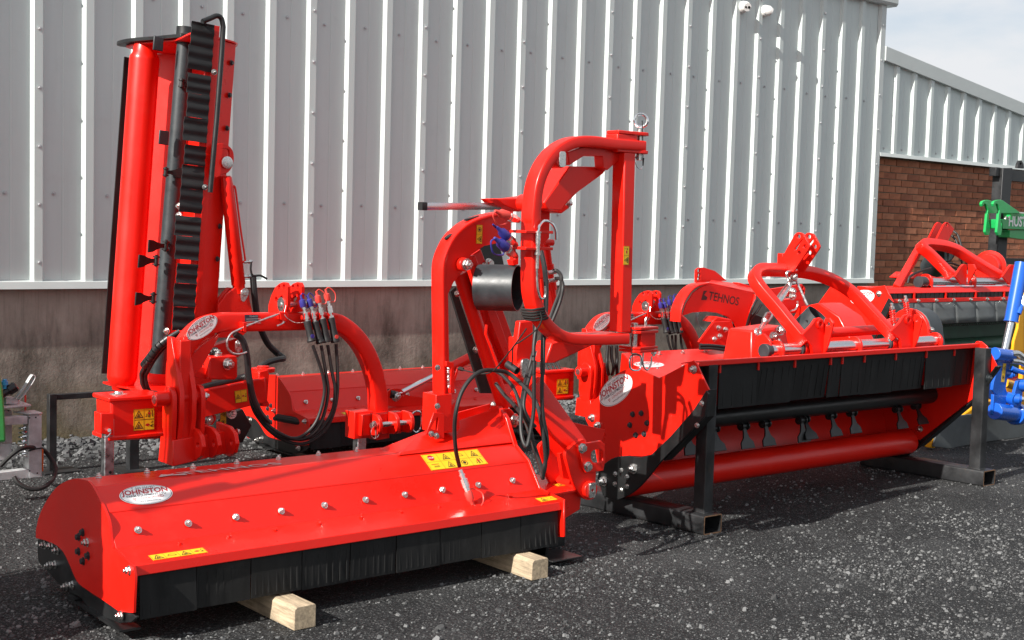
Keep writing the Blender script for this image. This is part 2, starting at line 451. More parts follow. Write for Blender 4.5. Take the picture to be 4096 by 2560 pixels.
def warning_sticker(parent, c, u_, v_, cell, cols, rows, kinds):
    """yellow safety decal of cols x rows cells; kinds: t triangle, p person, h hand marks, s stop, w wrench"""
    u_, v_ = V(u_).normalized(), V(v_).normalized(); n_ = u_.cross(v_).normalized(); c = V(c)
    W_, H_ = cell[0] * cols, cell[1] * rows
    fm = lambda z: (lambda a, b: c + u_ * a + v_ * b + n_ * z)
    st = MB().plate([(-W_ / 2, -H_ / 2), (W_ / 2, -H_ / 2), (W_ / 2, H_ / 2), (-W_ / 2, H_ / 2)], fm(.0006), n_ * .0008).build('warning_sticker', 'sticker_yellow', parent)
    b = MB(); r = MB()
    t = cell[1] * .02
    def line(x0, y0, x1, y1, k=t):
        d = V((x1 - x0, y1 - y0)); d.normalize(); q = V((-d.y, d.x)) * k / 2
        b.plate([(x0 + q.x, y0 + q.y), (x0 - q.x, y0 - q.y), (x1 - q.x, y1 - q.y), (x1 + q.x, y1 + q.y)], fm(.0016), n_ * .0003)
    for i in range(cols + 1):
        x = (-W_ / 2 + cell[0] * i) * (.975 if i in (0, cols) else 1); line(x, -H_ / 2 * .97, x, H_ / 2 * .97)
    for j in range(rows + 1):
        y = (-H_ / 2 + cell[1] * j) * (.97 if j in (0, rows) else 1); line(-W_ / 2 * .97, y, W_ / 2 * .97, y)
    for k, ch in enumerate(kinds):
        i, j = k % cols, k // cols
        x = -W_ / 2 + cell[0] * (i + .5); y = H_ / 2 - cell[1] * (j + .5); h = min(cell) * .78
        if ch == 't':
            o_ = [(x - h * .55, y - h * .45), (x + h * .55, y - h * .45), (x, y + h * .5)]
            g = [(x + (p - x) * .72, y - h * .08 + (q - y + h * .08) * .72) for p, q in o_]
            b.plate(o_, fm(.0016), n_ * .0003, [g])
            line(x - h * .16, y - h * .3, x + h * .02, y + h * .08, h * .10); line(x - h * .22, y - h * .26, x + h * .22, y - h * .26, h * .07)
            line(x + h * .02, y - h * .28, x + h * .14, y - h * .02, h * .08)
        elif ch == 'p':
            b.plate(circ(x, y + h * .32, h * .1, 8), fm(.0016), n_ * .0003)
            r.plate([(x - h * .16, y - h * .05), (x + h * .16, y - h * .05), (x + h * .18, y + h * .2), (x - h * .18, y + h * .2)], fm(.0018), n_ * .0003)
            line(x - h * .07, y - h * .42, x - h * .07, y, h * .09); line(x + h * .07, y - h * .42, x + h * .07, y, h * .09)
            line(x + h * .42, y - h * .35, x + h * .36, y + h * .4, h * .1); line(x - h * .45, y - h * .3, x - h * .3, y - h * .3, h * .07); line(x - h * .3, y - h * .3, x - h * .3, y + h * .05, h * .07)
        elif ch == 'h':
            r.plate([(x - h * .5, y - h * .05), (x - h * .2, y - h * .2), (x + h * .12, y - h * .05), (x - .1 * h, y + h * .16), (x - .35 * h, y + h * .1)], fm(.0018), n_ * .0003)
            line(x + h * .15, y - h * .2, x + h * .5, y + h * .0, h * .09); line(x + h * .2, y - h * .22, x + h * .5, y - h * .22, h * .08); line(x + h * .3, y + h * .18, x + h * .45, y + h * .42, h * .08)
        elif ch == 'd':
            b.plate(circ(x, y, h * .42, 16), fm(.0016), n_ * .0003, [circ(x, y, h * .34, 16)])
            b.plate(circ(x, y, h * .22, 12), fm(.0016), n_ * .0003)
        elif ch == 'c':
            b.plate([(x - h * .5, y - h * .2), (x + h * .5, y - h * .2), (x + h * .4, y + h * .1), (x, y + h * .25), (x - h * .3, y + h * .2)], fm(.0016), n_ * .0003,
                    [[(x - h * .42, y - h * .14), (x + h * .42, y - h * .14), (x + h * .34, y + h * .06), (x, y + h * .18), (x - h * .26, y + h * .14)]])
        elif ch == 's':
            r.plate(arc(x, y, h * .45, 22.5, 337.5, 7), fm(.0018), n_ * .0003)
        elif ch == 'w':
            line(x - h * .3, y - h * .2, x + h * .45, y - h * .2, h * .07); line(x - h * .3, y - h * .05, x + h * .45, y - h * .05, h * .07)
            r.plate([(x - h * .5, y + .2 * h), (x + h * .5, y + .2 * h), (x + h * .5, y + .28 * h), (x - h * .5, y + .28 * h)], fm(.0018), n_ * .0003)
    b.build('pictogram', 'sticker_black', st)['kind'] = 'stuff'
    if r.v: r.build('pictogram', 'sticker_red', st)['kind'] = 'stuff'
    if 's' in kinds:
        k = kinds.index('s')
        x = -W_ / 2 + cell[0] * (k % cols + .5); y = H_ / 2 - cell[1] * (k // cols + .5)
        lettering('STOP', min(cell) * .26, c + u_ * x + v_ * (y - min(cell) * .09) + n_ * .0016, u_, v_, 'sticker_white', st, ext=.001)
    return st

def hose(parent, pts, r=0.0085, m='hose', name='hose', n=7):
    return MB().tube(curve(pts, n), r, 9).build(name, m, parent)


# ================================================================ ground
def ground_material():
    m = bpy.data.materials.new('ground'); m.use_nodes = True
    n = m.node_tree.nodes; l = m.node_tree.links.new; b = n['Principled BSDF']
    t = n.new('ShaderNodeTexCoord')
    def noise(scale, detail=6, rough=.6):
        z = n.new('ShaderNodeTexNoise'); z.inputs['Scale'].default_value = scale; z.inputs['Detail'].default_value = detail
        z.inputs['Roughness'].default_value = rough; l(t.outputs['Object'], z.inputs['Vector']); return z.outputs['Fac']
    def ramp(src, p0, c0, p1, c1):
        r = n.new('ShaderNodeValToRGB'); e = r.color_ramp.elements
        e[0].position = p0; e[0].color = (*c0, 1); e[1].position = p1; e[1].color = (*c1, 1); l(src, r.inputs['Fac']); return r.outputs['Color']
    def mixc(f_, a, b_, mode='MIX'):
        x = n.new('ShaderNodeMix'); x.data_type = 'RGBA'; x.blend_type = mode
        for s_, v_ in (('Factor', f_), ('A', a), ('B', b_)):
            if hasattr(v_, 'links'): l(v_, x.inputs[s_])
            else: x.inputs[s_].default_value = v_ if s_ == 'Factor' else (*v_, 1)
        return x.outputs['Result']
    def vor(scale):
        mp_ = n.new('ShaderNodeMapping'); mp_.inputs['Scale'].default_value = (scale * .75, scale, scale); mp_.inputs['Rotation'].default_value = (0, 0, .6)
        l(t.outputs['Object'], mp_.inputs['Vector'])
        v_ = n.new('ShaderNodeTexVoronoi'); v_.inputs['Scale'].default_value = 1; l(mp_.outputs['Vector'], v_.inputs['Vector'])
        s_ = n.new('ShaderNodeSeparateColor'); l(v_.outputs['Color'], s_.inputs['Color'])
        return v_.outputs['Distance'], s_.outputs['Red'], s_.outputs['Green']
    base = ramp(noise(3, 9, .65), .35, (.012, .0125, .0135), .7, (.030, .031, .033))
    base = mixc(ramp(noise(26, 6, .7), .42, (1, 1, 1), .60, (0, 0, 0)), base, (.006, .0065, .007))
    base = mixc(ramp(noise(1.3, 4, .6), .50, (0, 0, 0), .72, (.7, .7, .7)), base, (.052, .053, .054))
    patch = noise(.9, 5, .6)
    for scale, lo in ((110, .66), (60, .84), (190, .56)):
        d_, rnd, val = vor(scale)
        th = n.new('ShaderNodeMath'); th.operation = 'MULTIPLY_ADD'; l(patch, th.inputs[0]); th.inputs[1].default_value = .55; l(rnd, th.inputs[2])
        msk = ramp(th.outputs[0], lo + .27, (0, 0, 0), lo + .31, (1, 1, 1))
        edge = ramp(d_, .28, (1, 1, 1), .42, (0, 0, 0))
        mm = n.new('ShaderNodeMath'); mm.operation = 'MULTIPLY'; l(msk, mm.inputs[0]); l(edge, mm.inputs[1])
        colr = ramp(val, 0, (.03, .031, .031), 1, (.17, .172, .17))
        base = mixc(mm.outputs[0], base, colr)
    l(base, b.inputs['Base Color'])
    b.inputs['Roughness'].default_value = .85; b.inputs['Specular IOR Level'].default_value = .35
    bp = n.new('ShaderNodeBump'); bp.inputs['Strength'].default_value = .9; bp.inputs['Distance'].default_value = .012
    d_, rnd, val = vor(80)
    add = n.new('ShaderNodeMath'); add.operation = 'ADD'; l(d_, add.inputs[0]); l(noise(45, 8, .7), add.inputs[1])
    l(add.outputs[0], bp.inputs['Height']); l(bp.outputs['Normal'], b.inputs['Normal'])
    MATS['ground'] = m
ground_material()
g = MB()
g.add([(-300, -300, 0), (500, -300, 0), (500, 500, 0), (-300, 500, 0)], [(0, 1, 2, 3)])
tag(g.build('ground', 'ground', sm=0), 'dark tarmac yard strewn with grey stone chips', 'ground', kind='structure')

# loose stone chips: real flakes lying on the yard, far too many to count
mat('chips', (0.045, 0.046, 0.047), 0.85, island=0.5, c2=(0.175, 0.178, 0.178), bump=0.3, bscale=150)
MATS['chips'].node_tree.nodes['Color Ramp'].color_ramp.elements[0].position = .35
rs = random.Random(3)
def flake(b, x, y, r, z=0.0):
    a0 = rs.uniform(0, 6.283); k = rs.randint(4, 6); h = r * rs.uniform(.25, .6); tl = rs.uniform(-.35, .35), rs.uniform(-.35, .35)
    vs_ = []; st = rs.uniform(.55, 1)
    for i in range(k):
        a = a0 + 6.283 * i / k + rs.uniform(-.25, .25); q = r * rs.uniform(.75, 1.1)
        px_, py_ = q * math.cos(a), q * math.sin(a) * st
        vs_.append((x + px_, y + py_, z - .001)); vs_.append((x + px_ * .72, y + py_ * .72, z + h + px_ * tl[0] + py_ * tl[1]))
    fs = [tuple(2 * i + 1 for i in range(k))] + [(2 * i, 2 * ((i + 1) % k), 2 * ((i + 1) % k) + 1, 2 * i + 1) for i in range(k)]
    b.add(vs_, fs)
from mathutils import noise as mnoise
def patchy(x, y):
    v = mnoise.fractal(V((x * 1.1, y * 1.1, .3)), .7, 2.1, 5) + .6 * mnoise.noise(V((x * .5 + 4, y * .5, 2)))
    return max(0., min(1., .42 + .55 * v))
b = MB(); cnt = 0
while cnt < 42000:
    # points in the wedge the lens sees, denser close by
    d_ = 3.0 + 8.0 * rs.random() ** 1.6; s_ = rs.uniform(-.5, .52) * d_
    x, y = .633 * d_ + .774 * s_, .774 * d_ - .633 * s_
    if y > 8.2 or (1.8 < x < 3.7 and 4.25 < y < 5.1): continue
    dens = patchy(x, y)
    if rs.random() > .05 + .95 * dens ** 2.2: continue
    flake(b, x, y, rs.choice((.003, .004, .005, .005, .006, .007, .008, .012)) * rs.uniform(.8, 1.2)); cnt += 1
for i in range(160):
    d_ = 3.2 + 6.0 * rs.random(); s_ = rs.uniform(-.5, .52) * d_
    x, y = .633 * d_ + .774 * s_, .774 * d_ - .633 * s_
    if y > 8.2 or (1.8 < x < 3.7 and 4.25 < y < 5.1): continue
    flake(b, x, y, rs.uniform(.012, .024))
tag(b.build('gravel', 'chips', sm=0), 'loose grey stone chips scattered over the yard', 'gravel', kind='stuff')
b = MB()
for i in range(3800):
    x = rs.uniform(1.5, 9.5); y = 8.36 - abs(rs.gauss(0, .33))
    flake(b, x, y, rs.uniform(.012, .034), max(0, .05 - .14 * (8.36 - y)) * rs.random())
mat('gravel_chips', (0.05, 0.052, 0.054), 0.85, island=0.55, c2=(0.155, 0.158, 0.16), bump=0.3, bscale=150)
tag(b.build('gravel_strip', 'gravel_chips', sm=0), 'coarse grey gravel banked along the foot of the shed wall', 'gravel', kind='stuff')

# ================================================================ the clad shed
WY = 8.332                      # pan face of the cladding
RIB0, PITCH = 2.8055, 1 / 3
shed = thing('warehouse', (7.0, WY, 0), 'grey ribbed steel clad shed with stained concrete base wall', 'building')
def sheet_profile(x0, n, seam=True):
    """trapezoid ribs standing 32 mm out of the pan, one small swage per pan; list of (x, y)"""
    o = []
    for i in range(n):
        c = x0 + i * PITCH
        o += [(c - .009, WY), (c + .009, WY - .032), (c + .062, WY - .032), (c + .077, WY),
              (c + .196, WY), (c + .199, WY - .0022), (c + .205, WY - .0022), (c + .208, WY)]
    o.append((x0 + n * PITCH - .0075, WY))
    return o
def sheet(parent, prof, z0, zt, name='cladding_sheet'):
    b_ = MB(); n = len(prof)
    top = [zt(p[0]) if callable(zt) else zt for p in prof]
    vs_ = [(p[0], p[1], z0) for p in prof] + [(p[0], p[1], t_) for p, t_ in zip(prof, top)]
    b_.add(vs_, [(i, i + 1, n + i + 1, n + i) for i in range(n - 1)])
    return b_.build(name, 'wall_steel', parent, sm=0)
ZB, ZT = 1.076, 4.06
for k in range(-3, 9):
    p = sheet_profile(RIB0 + k, 3)
    if k == 8: p = sheet_profile(RIB0 + k, 3)
    sheet(shed, p, ZB, ZT)
p = [(RIB0 + 9 - .0075, WY), (RIB0 + 9 + .0075, WY - .032)]
# drip flashing in two lengths, base wall, corner and eave trims
for x0, x1, lift in ((-.3, 5.99, 0), (6.0, 11.88, .003)):
    b = MB(); y = WY
    b.plate([(y + .03, ZB + .012), (y - .045 - lift, ZB - .002), (y - .055 - lift, ZB - .048), (y - .050 - lift, ZB - .049), (y - .041 - lift, ZB - .006), (y + .03, ZB + .006)],
            lambda a, c: (x0, a, c), (x1 - x0, 0, 0))
    b.build('drip_flashing', 'trim_steel', shed, sm=0)
def plinth_material():
    m = bpy.data.materials.new('plinth'); m.use_nodes = True
    n = m.node_tree.nodes; l = m.node_tree.links.new; b_ = n['Principled BSDF']
    t = n.new('ShaderNodeTexCoord')
    def noise(scale, vec, detail=8, rough=.65):
        mp_ = n.new('ShaderNodeMapping'); mp_.inputs['Scale'].default_value = vec; l(t.outputs['Object'], mp_.inputs['Vector'])
        z = n.new('ShaderNodeTexNoise'); z.inputs['Scale'].default_value = scale; z.inputs['Detail'].default_value = detail; z.inputs['Roughness'].default_value = rough
        l(mp_.outputs['Vector'], z.inputs['Vector']); return z.outputs['Fac']
    def math_(op, a, c):
        x = n.new('ShaderNodeMath'); x.operation = op
        for i_, q in enumerate((a, c)):
            if hasattr(q, 'links'): l(q, x.inputs[i_])
            else: x.inputs[i_].default_value = q
        return x.outputs[0]
    def ramp(src, p0, p1):
        r = n.new('ShaderNodeMapRange'); r.inputs['From Min'].default_value = p0; r.inputs['From Max'].default_value = p1; l(src, r.inputs['Value']); return r.outputs['Result']
    def mixc(f_, a, c):
        x = n.new('ShaderNodeMix'); x.data_type = 'RGBA'; l(f_, x.inputs['Factor'])
        for s_, q in (('A', a), ('B', c)):
            if hasattr(q, 'links'): l(q, x.inputs[s_])
            else: x.inputs[s_].default_value = (*q, 1)
        return x.outputs['Result']
    sep = n.new('ShaderNodeSeparateXYZ'); l(t.outputs['Object'], sep.inputs[0]); z = sep.outputs['Z']; xx = sep.outputs['X']
    base = mixc(ramp(noise(2.5, (1, 1, 1)), .3, .7), (.29, .245, .205), (.42, .36, .305))
    # ragged tide line of grime: rises and falls along the wall
    tide = math_('ADD', z, math_('MULTIPLY', math_('SUBTRACT', noise(7, (1.6, 1, .28), 9, .75), .5), -.75))
    grime = math_('MULTIPLY', ramp(tide, .90, .60), ramp(noise(3, (1, 1, .6)), .30, .62))
    c1 = mixc(grime, base, (.085, .070, .056))
    # lichen and paint flecks
    fl = ramp(noise(60, (1, 1, 1), 3, .6), .685, .73)
    c1 = mixc(math_('MULTIPLY', ramp(noise(9, (5, 1, .22), 8, .7), .50, .72), .45), c1, (.10, .083, .068))
    sp_ = ramp(noise(22, (1, 1, 1), 4, .7), .60, .70)
    c1 = mixc(math_('MULTIPLY', math_('MULTIPLY', sp_, grime), .5), c1, (.30, .27, .23))
    c2 = mixc(math_('MULTIPLY', fl, .75), c1, (.40, .385, .35))
    # green algae near the ground
    alg = math_('MULTIPLY', ramp(math_('ADD', z, math_('MULTIPLY', noise(3, (1, 1, .8)), .5)), .72, .42), ramp(noise(1.1, (1, 1, 1), 3), .35, .6))
    c3 = mixc(math_('MULTIPLY', alg, .85), c2, (.15, .125, .05))
    l(c3, b_.inputs['Base Color']); b_.inputs['Roughness'].default_value = .9
    bp = n.new('ShaderNodeBump'); bp.inputs['Strength'].default_value = .5; bp.inputs['Distance'].default_value = .01
    l(noise(40, (1, 1, 1), 8, .7), bp.inputs['Height']); l(bp.outputs['Normal'], b_.inputs['Normal'])
    MATS['plinth'] = m
plinth_material()
MB().box((-.3, WY + .015, -.3), (11.86, WY + .4, ZB)).build('base_wall', 'plinth', shed, sm=0)
b = MB()
b.add([(11.80, WY - .001, ZB - .03), (11.82, WY - .036, ZB - .03), (11.90, WY - .036, ZB - .03), (11.90, WY + .3, ZB - .03),
       (11.80, WY - .001, ZT), (11.82, WY - .036, ZT), (11.90, WY - .036, ZT), (11.90, WY + .3, ZT)], [(0, 1, 5, 4), (1, 2, 6, 5), (2, 3, 7, 6)])
b.build('corner_flashing', 'trim_steel', shed, sm=0)
b = MB()
b.plate([(WY + .4, 4.02), (WY - .065, 4.02), (WY - .085, 4.05), (WY - .085, 4.35), (WY + .4, 4.5)], lambda a, c: (-.3, a, c), (12.34, 0, 0))
b.build('eave_trim', 'trim_steel', shed, sm=0, bev=.004)
# roof beyond the eave keeps daylight from leaking behind the sheets
MB().box((-.3, WY + .42, 1.0), (11.87, WY + 12, 4.44)).build('shed_body', 'wall_steel', shed, sm=0)
scr = MB(); scr.lathe((0, 0, 0), (0, 0, 1), [(0, .011), (.002, .011)], 10); scr.lathe((0, 0, .002), (0, 0, 1), [(0, .0068), (.006, .0068), (.008, .005)], 6)
SCREW = scr.mesh('screw', 'galv', 30)
def screw(p): inst('screw', SCREW, shed, p, (0, -1, 0), 1.25)
for i in range(-1, 27):
    cx_ = RIB0 + i * PITCH + .205 + (.012 if i % 2 else -.01)
    for z in (1.642, 2.978):
        screw((cx_ - .05, WY - .001, z + random.uniform(-.012, .012)))
for i in range(0, 28, 3):
    for k in range(9):
        z = 1.20 + .372 * k
        if z < 3.95: screw((RIB0 + i * PITCH + .04, WY - .033, z))

# two dome cameras under the eave
for k, (x, z, lab) in enumerate(((9.57, 3.70, 'white dome security camera facing out, left one of the pair on the shed'), (9.90, 3.705, 'white dome security camera turned away along the wall, right one of the pair'))):
    t = thing('security_camera', (x, WY - .03, z), lab, 'camera', 'security cameras under the eave')
    MB().lathe((x, WY + .0, z), (0, -1, 0), [(0, .058), (.045, .058), (.055, .050)], 20).build('base', 'white_plastic', t)
    d_ = V((-.35, -.9, -.25)) if k == 0 else V((.75, -.45, -.35)); d_.normalize()
    c = V((x, WY - .065, z))
    MB().lathe(c - d_ * .04, d_, [(0, .02), (.012, .042), (.04, .052), (.065, .046), (.082, .040)], 20).build('eyeball', 'white_plastic', t)
    u_, v_ = perp(d_)
    e = MB(); e.cyl(c + d_ * .042 - u_ * .016, c + d_ * .046 - u_ * .016, .013, n=14); e.cyl(c + d_ * .042 + u_ * .018, c + d_ * .0455 + u_ * .018, .010, n=14)
    e.build('lens', 'pin_glass', t)

# ================================================================ brick and clad lean-to
anx = thing('lean_to', (13.5, WY, 0), 'red brick lean-to with ribbed grey cladding under a sloping verge', 'building')
vz = lambda x: 3.44 + (3.06 - 3.444) / (14.907 - 11.861) * (x - 11.861)
for k in range(4):
    n = 3
    x0 = 12.146 + k * 3 * .336
    pr = []
    if k == 0: pr = [(11.905, WY)]
    for i in range(n):
        c = x0 + i * .336
        pr += [(c - .009, WY), (c + .009, WY - .032), (c + .062, WY - .032), (c + .077, WY), (c + .196, WY), (c + .199, WY - .002), (c + .205, WY - .002), (c + .208, WY)]
    pr.append((x0 + n * .336 - .0075, WY))
    sheet(anx, pr, 2.446, lambda x: vz(x) + .05)
b = MB()
b.plate([(11.905, vz(11.905)), (19, vz(19)), (19, vz(19) + .15), (11.905, vz(11.905) + .155)], lambda a, c: (a, WY - .05, c), (0, .5, 0))
b.build('verge_trim', 'trim_steel', anx, sm=0, bev=.004)
b = MB(); y = WY
b.plate([(y + .06, 2.462), (y - .04, 2.448), (y - .05, 2.408), (y - .045, 2.406), (y - .036, 2.443), (y + .06, 2.456)], lambda a, c: (11.9, a, c), (7, 0, 0))
b.build('drip_flashing', 'trim_steel', anx, sm=0)
MB().box((11.87, WY + .062, 0), (19, WY + .4, 2.45)).build('mortar_bed', 'mortar', anx, sm=0)
MB().box((11.9, WY + .42, 2.0), (19, WY + 8, 2.6)).build('lean_to_body', 'wall_steel', anx, sm=0)
for i in range(8):
    inst('screw', SCREW, anx, (12.146 + .336 * i - .13, WY - .001, 2.50), (0, -1, 0), 1.25)
rb = random.Random(5)
def brick_mesh(m, l_=.215):
    q = MB().box((0, 0, 0), (l_, .09, .065))
    return q.mesh('brick', m, 0)
BR = [brick_mesh(m) for m in ('brick', 'brick', 'brick_dark', 'brick_light')]
BH = [brick_mesh(m, .1025) for m in ('brick', 'brick', 'brick_dark', 'brick_light')]
rest = MB(); nb = 0
for r_ in range(32):
    z = .004 + r_ * .075
    x = 11.905 + (0 if r_ % 2 else -.1125)
    while x < 18.2:
        xs, me = x, rb.choice(BR)
        ln = .215
        if x < 11.9: xs, me, ln = 11.905, rb.choice(BH), .1025
        yo = WY + .052 + rb.uniform(-.004, .004)
        if z > .93 and x < 15.15 and nb < 300:
            inst('brick', me, anx, (xs, yo, z + rb.uniform(-.0015, .0015))); nb += 1
        else:
            rest.box((xs, yo, z), (xs + ln, yo + .09, z + .065))
        x = xs + ln + .010
o = rest.build('brickwork', 'brick', anx, sm=0); o['kind'] = 'stuff'


# ================================================================ shared mower pieces
def flaps(parent, X0, X1, n, f, top, bot, seed=1, ribs=7, m='flap', name='flap', gap=.004):
    """row of hanging skirt flaps; f(x, h, out) maps along, up, outward to a point"""
    r_ = random.Random(seed); w_ = (X1 - X0) / n
    for i in range(n):
        a, c = X0 + i * w_ + gap / 2, X0 + (i + 1) * w_ - gap / 2
        k = r_.uniform(-.016, .016); b_ = MB()
        th = .006
        lo = bot + r_.uniform(-.004, .004)
        b_.hexa([f(a, lo, k), f(c, lo, k + r_.uniform(-.006, .006)), f(c, lo, k + th), f(a, lo, k + th), f(a, top, 0), f(c, top, 0), f(c, top, th), f(a, top, th)])
        for j in range(ribs):
            x = a + (c - a) * (j + .5 + r_.uniform(-.15, .15)) / ribs
            b_.hexa([f(x - .003, lo + .012, k - .0007), f(x + .003, lo + .012, k - .0007), f(x + .004, lo + .012, k + .001), f(x - .004, lo + .012, k + .001),
                     f(x - .003, top - .035, -.0009), f(x + .003, top - .035, -.0009), f(x + .004, top - .035, .001), f(x - .004, top - .035, .001)])
        b_.build(name, m, parent, sm=0)

def deck_sheet(pts, th=.006):
    """closed loop of an open bent sheet: pts outer line, th inwards (to the right of travel)"""
    P = [V(p) for p in pts]; inn = []
    for i in range(len(P)):
        d0 = (P[i] - P[i - 1]).normalized() if i else (P[1] - P[0]).normalized()
        d1 = (P[i + 1] - P[i]).normalized() if i < len(P) - 1 else d0
        t_ = (d0 + d1).normalized(); nrm = V((-t_.y, t_.x)); inn.append(P[i] + nrm * th / max(.5, t_.dot(d1)))
    return [tuple(p) for p in P] + [tuple(p) for p in reversed(inn)]

def coupler(parent, p, d, cap='cap_red', s=1.0, loop=None, grip=None):
    """hydraulic quick coupler lying along d with a plastic dust cap"""
    p, d = V(p), V(d).normalized()
    b_ = MB()
    b_.lathe(p, d, [(-.055 * s, .009 * s), (-.05 * s, .011 * s), (-.03 * s, .011 * s), (-.03 * s, .016 * s), (-.005 * s, .016 * s), (-.005 * s, .013 * s), (.012 * s, .013 * s)], 6)
    q = b_.build('coupler', 'zinc', parent, sm=20)
    b_ = MB(); b_.lathe(p, d, [(.010 * s, .015 * s), (.012 * s, .018 * s), (.045 * s, .016 * s), (.055 * s, .008 * s), (.075 * s, .006 * s), (.08 * s, .004 * s)], 12)
    if loop is not None:
        u_ = V(loop); b_.tube(curve([p + d * .075 * s, p + d * .085 * s + u_ * .02 * s, p + d * .05 * s + u_ * .045 * s, p + d * .01 * s + u_ * .03 * s, p + d * .008 * s + u_ * .016 * s], 5), .0028 * s, 6)
    b_.build('dust_cap', cap, q)
    return q

# ================================================================ mower lying in front on two timbers
def lower_deck(par, ox, oy, front_bolts=10, rear_bolts=8):
    """flail deck 2 m wide lying on the ground, its front lip at y = 4.19 + oy"""
    before = set(bpy.data.objects)
    m1 = None
    DX0, DX1 = 1.768, 3.75
    prof = [(5.02, .36), (4.82, .487), (4.552, .507), (4.548, .505), (4.437, .433), (4.4365, .427), (4.354, .315), (4.350, .319), (4.192, .290), (4.186, .254)]
    b = MB(); b.prism(deck_sheet(prof, .006), lambda y, z, x: (x, y, z), DX0, DX1); b.build('deck', 'red', m1, bev=.0025, sm=12)
    out = [(4.602, 0.522), (4.754, 0.502), (4.914, 0.445), (5.03, 0.37), (5.116, 0.293), (5.159, 0.222), (5.168, 0.171), (5.159, 0.098), (5.097, 0.081), (4.861, 0.045), (4.798, 0.16), (4.703, 0.117), (4.597, 0.108), (4.437, 0.107), (4.299, 0.103)]
    front = [(4.174, 0.13), (4.163, 0.26), (4.177, 0.294), (4.302, 0.309), (4.364, 0.32), (4.378, 0.353), (4.4, 0.409), (4.456, 0.453), (4.543, 0.504)]
    red_out = curve(out[:6], 5) + [(5.16, .19)] + curve([(5.046, 0.203), (4.928, 0.209), (4.846, 0.197), (4.782, 0.164), (4.703, 0.117), (4.597, 0.108), (4.437, 0.107), (4.299, 0.103)], 4) + front[:4] + curve(front[4:] + [out[0]], 4)[:-1]
    b = MB(); b.plX(red_out, DX0 - .010, DX0 - .001); b.build('end_plate', 'red', m1, bev=.002)
    blk = curve([(5.168, 0.177), (5.159, 0.098), (5.097, 0.081), (4.861, 0.045)], 4) + [(4.703, 0.056), (4.566, 0.03), (4.325, 0.053), (4.218, 0.083), (4.169, 0.115)] + [(4.30, .125), (4.60, .13), (4.70, .14), (4.79, .19), (4.85, .225), (4.93, .235), (5.05, .23)]
    b = MB(); b.plX(blk, DX0 - .0005, DX0 + .012); b.build('skid_plate', 'black_paint', m1, bev=.002)
    b = MB(); b.box((DX0 - .02, 4.27, .035), (DX0 + .06, 4.70, .043)); b.box((DX0 - .02, 4.70, .035), (DX0 + .06, 4.78, .05)); b.build('skid_shoe', 'black_paint', m1)
    for y, z in [(4.645, 0.318), (4.687, 0.292), (4.686, 0.237), (4.639, 0.21), (4.591, 0.241)]: head(m1, (DX0 - .010, y, z), (-1, 0, 0), 1.25, 'rotor')
    for y, z in [(4.599, 0.29), (4.209, 0.273), (4.278, 0.095)]: bolt(m1, (DX0 - .010, y, z), (-1, 0, 0), 1.2)
    for y, z in [(5.08, 0.177), (4.998, 0.191), (4.936, 0.186), (5.02, 0.107), (4.961, 0.124), (4.837, 0.065), (4.773, 0.086)]: bolt(m1, (DX0 - .001, y, z), (-1, 0, 0), 1.2)
    # far end plate, roller and rotor under the deck
    ep = [(5.08, .26), (5.02, .37), (4.80, .497), (4.55, .515), (4.428, .44), (4.345, .325), (4.175, .302), (4.168, .135), (4.30, .11), (4.62, .115), (4.80, .18), (5.0, .20)]
    MB().plX(ep, DX1, DX1 + .009).build('end_plate', 'red', m1, bev=.002)
    MB().plX([(4.28, .03), (4.75, .03), (5.12, .08), (5.13, .2), (4.9, .22), (4.7, .15), (4.5, .13), (4.25, .14)], DX1 - .012, DX1 - .001).build('skid_plate', 'black_paint', m1)
    MB().box((DX1 - .06, 4.17, .025), (DX1 + .12, 4.34, .032)).build('skid_shoe', 'black_paint', m1, bev=.002)
    MB().cyl((DX0 + .02, 5.0, .125), (DX1 - .02, 5.0, .125), .075, n=24).build('roller', 'red', m1)
    MB().cyl((DX0 + .02, 4.66, .27), (DX1 - .02, 4.66, .27), .07, n=20).build('rotor', 'rotor', m1)
    flaps(m1, DX0 + .02, DX1 - .012, 9, lambda x, h, o_: (x, 4.200 + o_, h), .262, .098, 4)
    # bolts along the deck
    nf = V((0, -.81, .586))
    for i in range(front_bolts): bolt(m1, (1.862 + .1955 * i, 4.386 - .0005, .3655), nf, 1.0)
    for i in range(rear_bolts): bolt(m1, (1.868 + .1955 * i, 4.775, .491), (0, .1, 1), .95)
    for i in range(front_bolts - 1): head(m1, (1.99 + .1955 * i, 4.31, .3115), (0, -.17, .98), .8, 'red')
    for o in set(bpy.data.objects) - before:
        if o.parent is None:
            o.parent = par
            o.matrix_parent_inverse = Matrix.Translation(V((ox, oy, 0)) - world_loc(par))

m1 = thing('flail_mower', (2.8, 4.7, 0), 'red flail mower lying in front on two timber blocks, its headstock on edge', 'mower', 'red flail mowers')
DX0, DX1 = 1.768, 3.75
lower_deck(m1, 0, 0)
# hump over the gearbox end
hp = [(4.596, 0.612), (4.525, 0.507)]
b = MB()
b.hexa([(3.10, 4.535, .505), (3.75, 4.535, .505), (3.75, 4.80, .49), (3.16, 4.78, .49), (3.13, 4.56, .512), (3.75, 4.56, .545), (3.75, 4.66, .655), (3.35, 4.72, .56)])
b.build('gearbox_housing', 'red', m1, bev=.004)
b = MB(); b.plX([(4.52, .49), (4.555, .55), (4.59, .615), (4.655, .665), (4.70, .66), (4.85, .52), (4.85, .4), (4.55, .4)], 3.742, 3.765); b.build('housing_end', 'red', m1, bev=.003)
b = MB(); b.plY([(3.42, .555), (3.60, .625), (3.80, .655), (3.80, .50), (3.42, .50)], 4.78, 4.79); b.build('housing_back', 'red', m1, bev=.002)
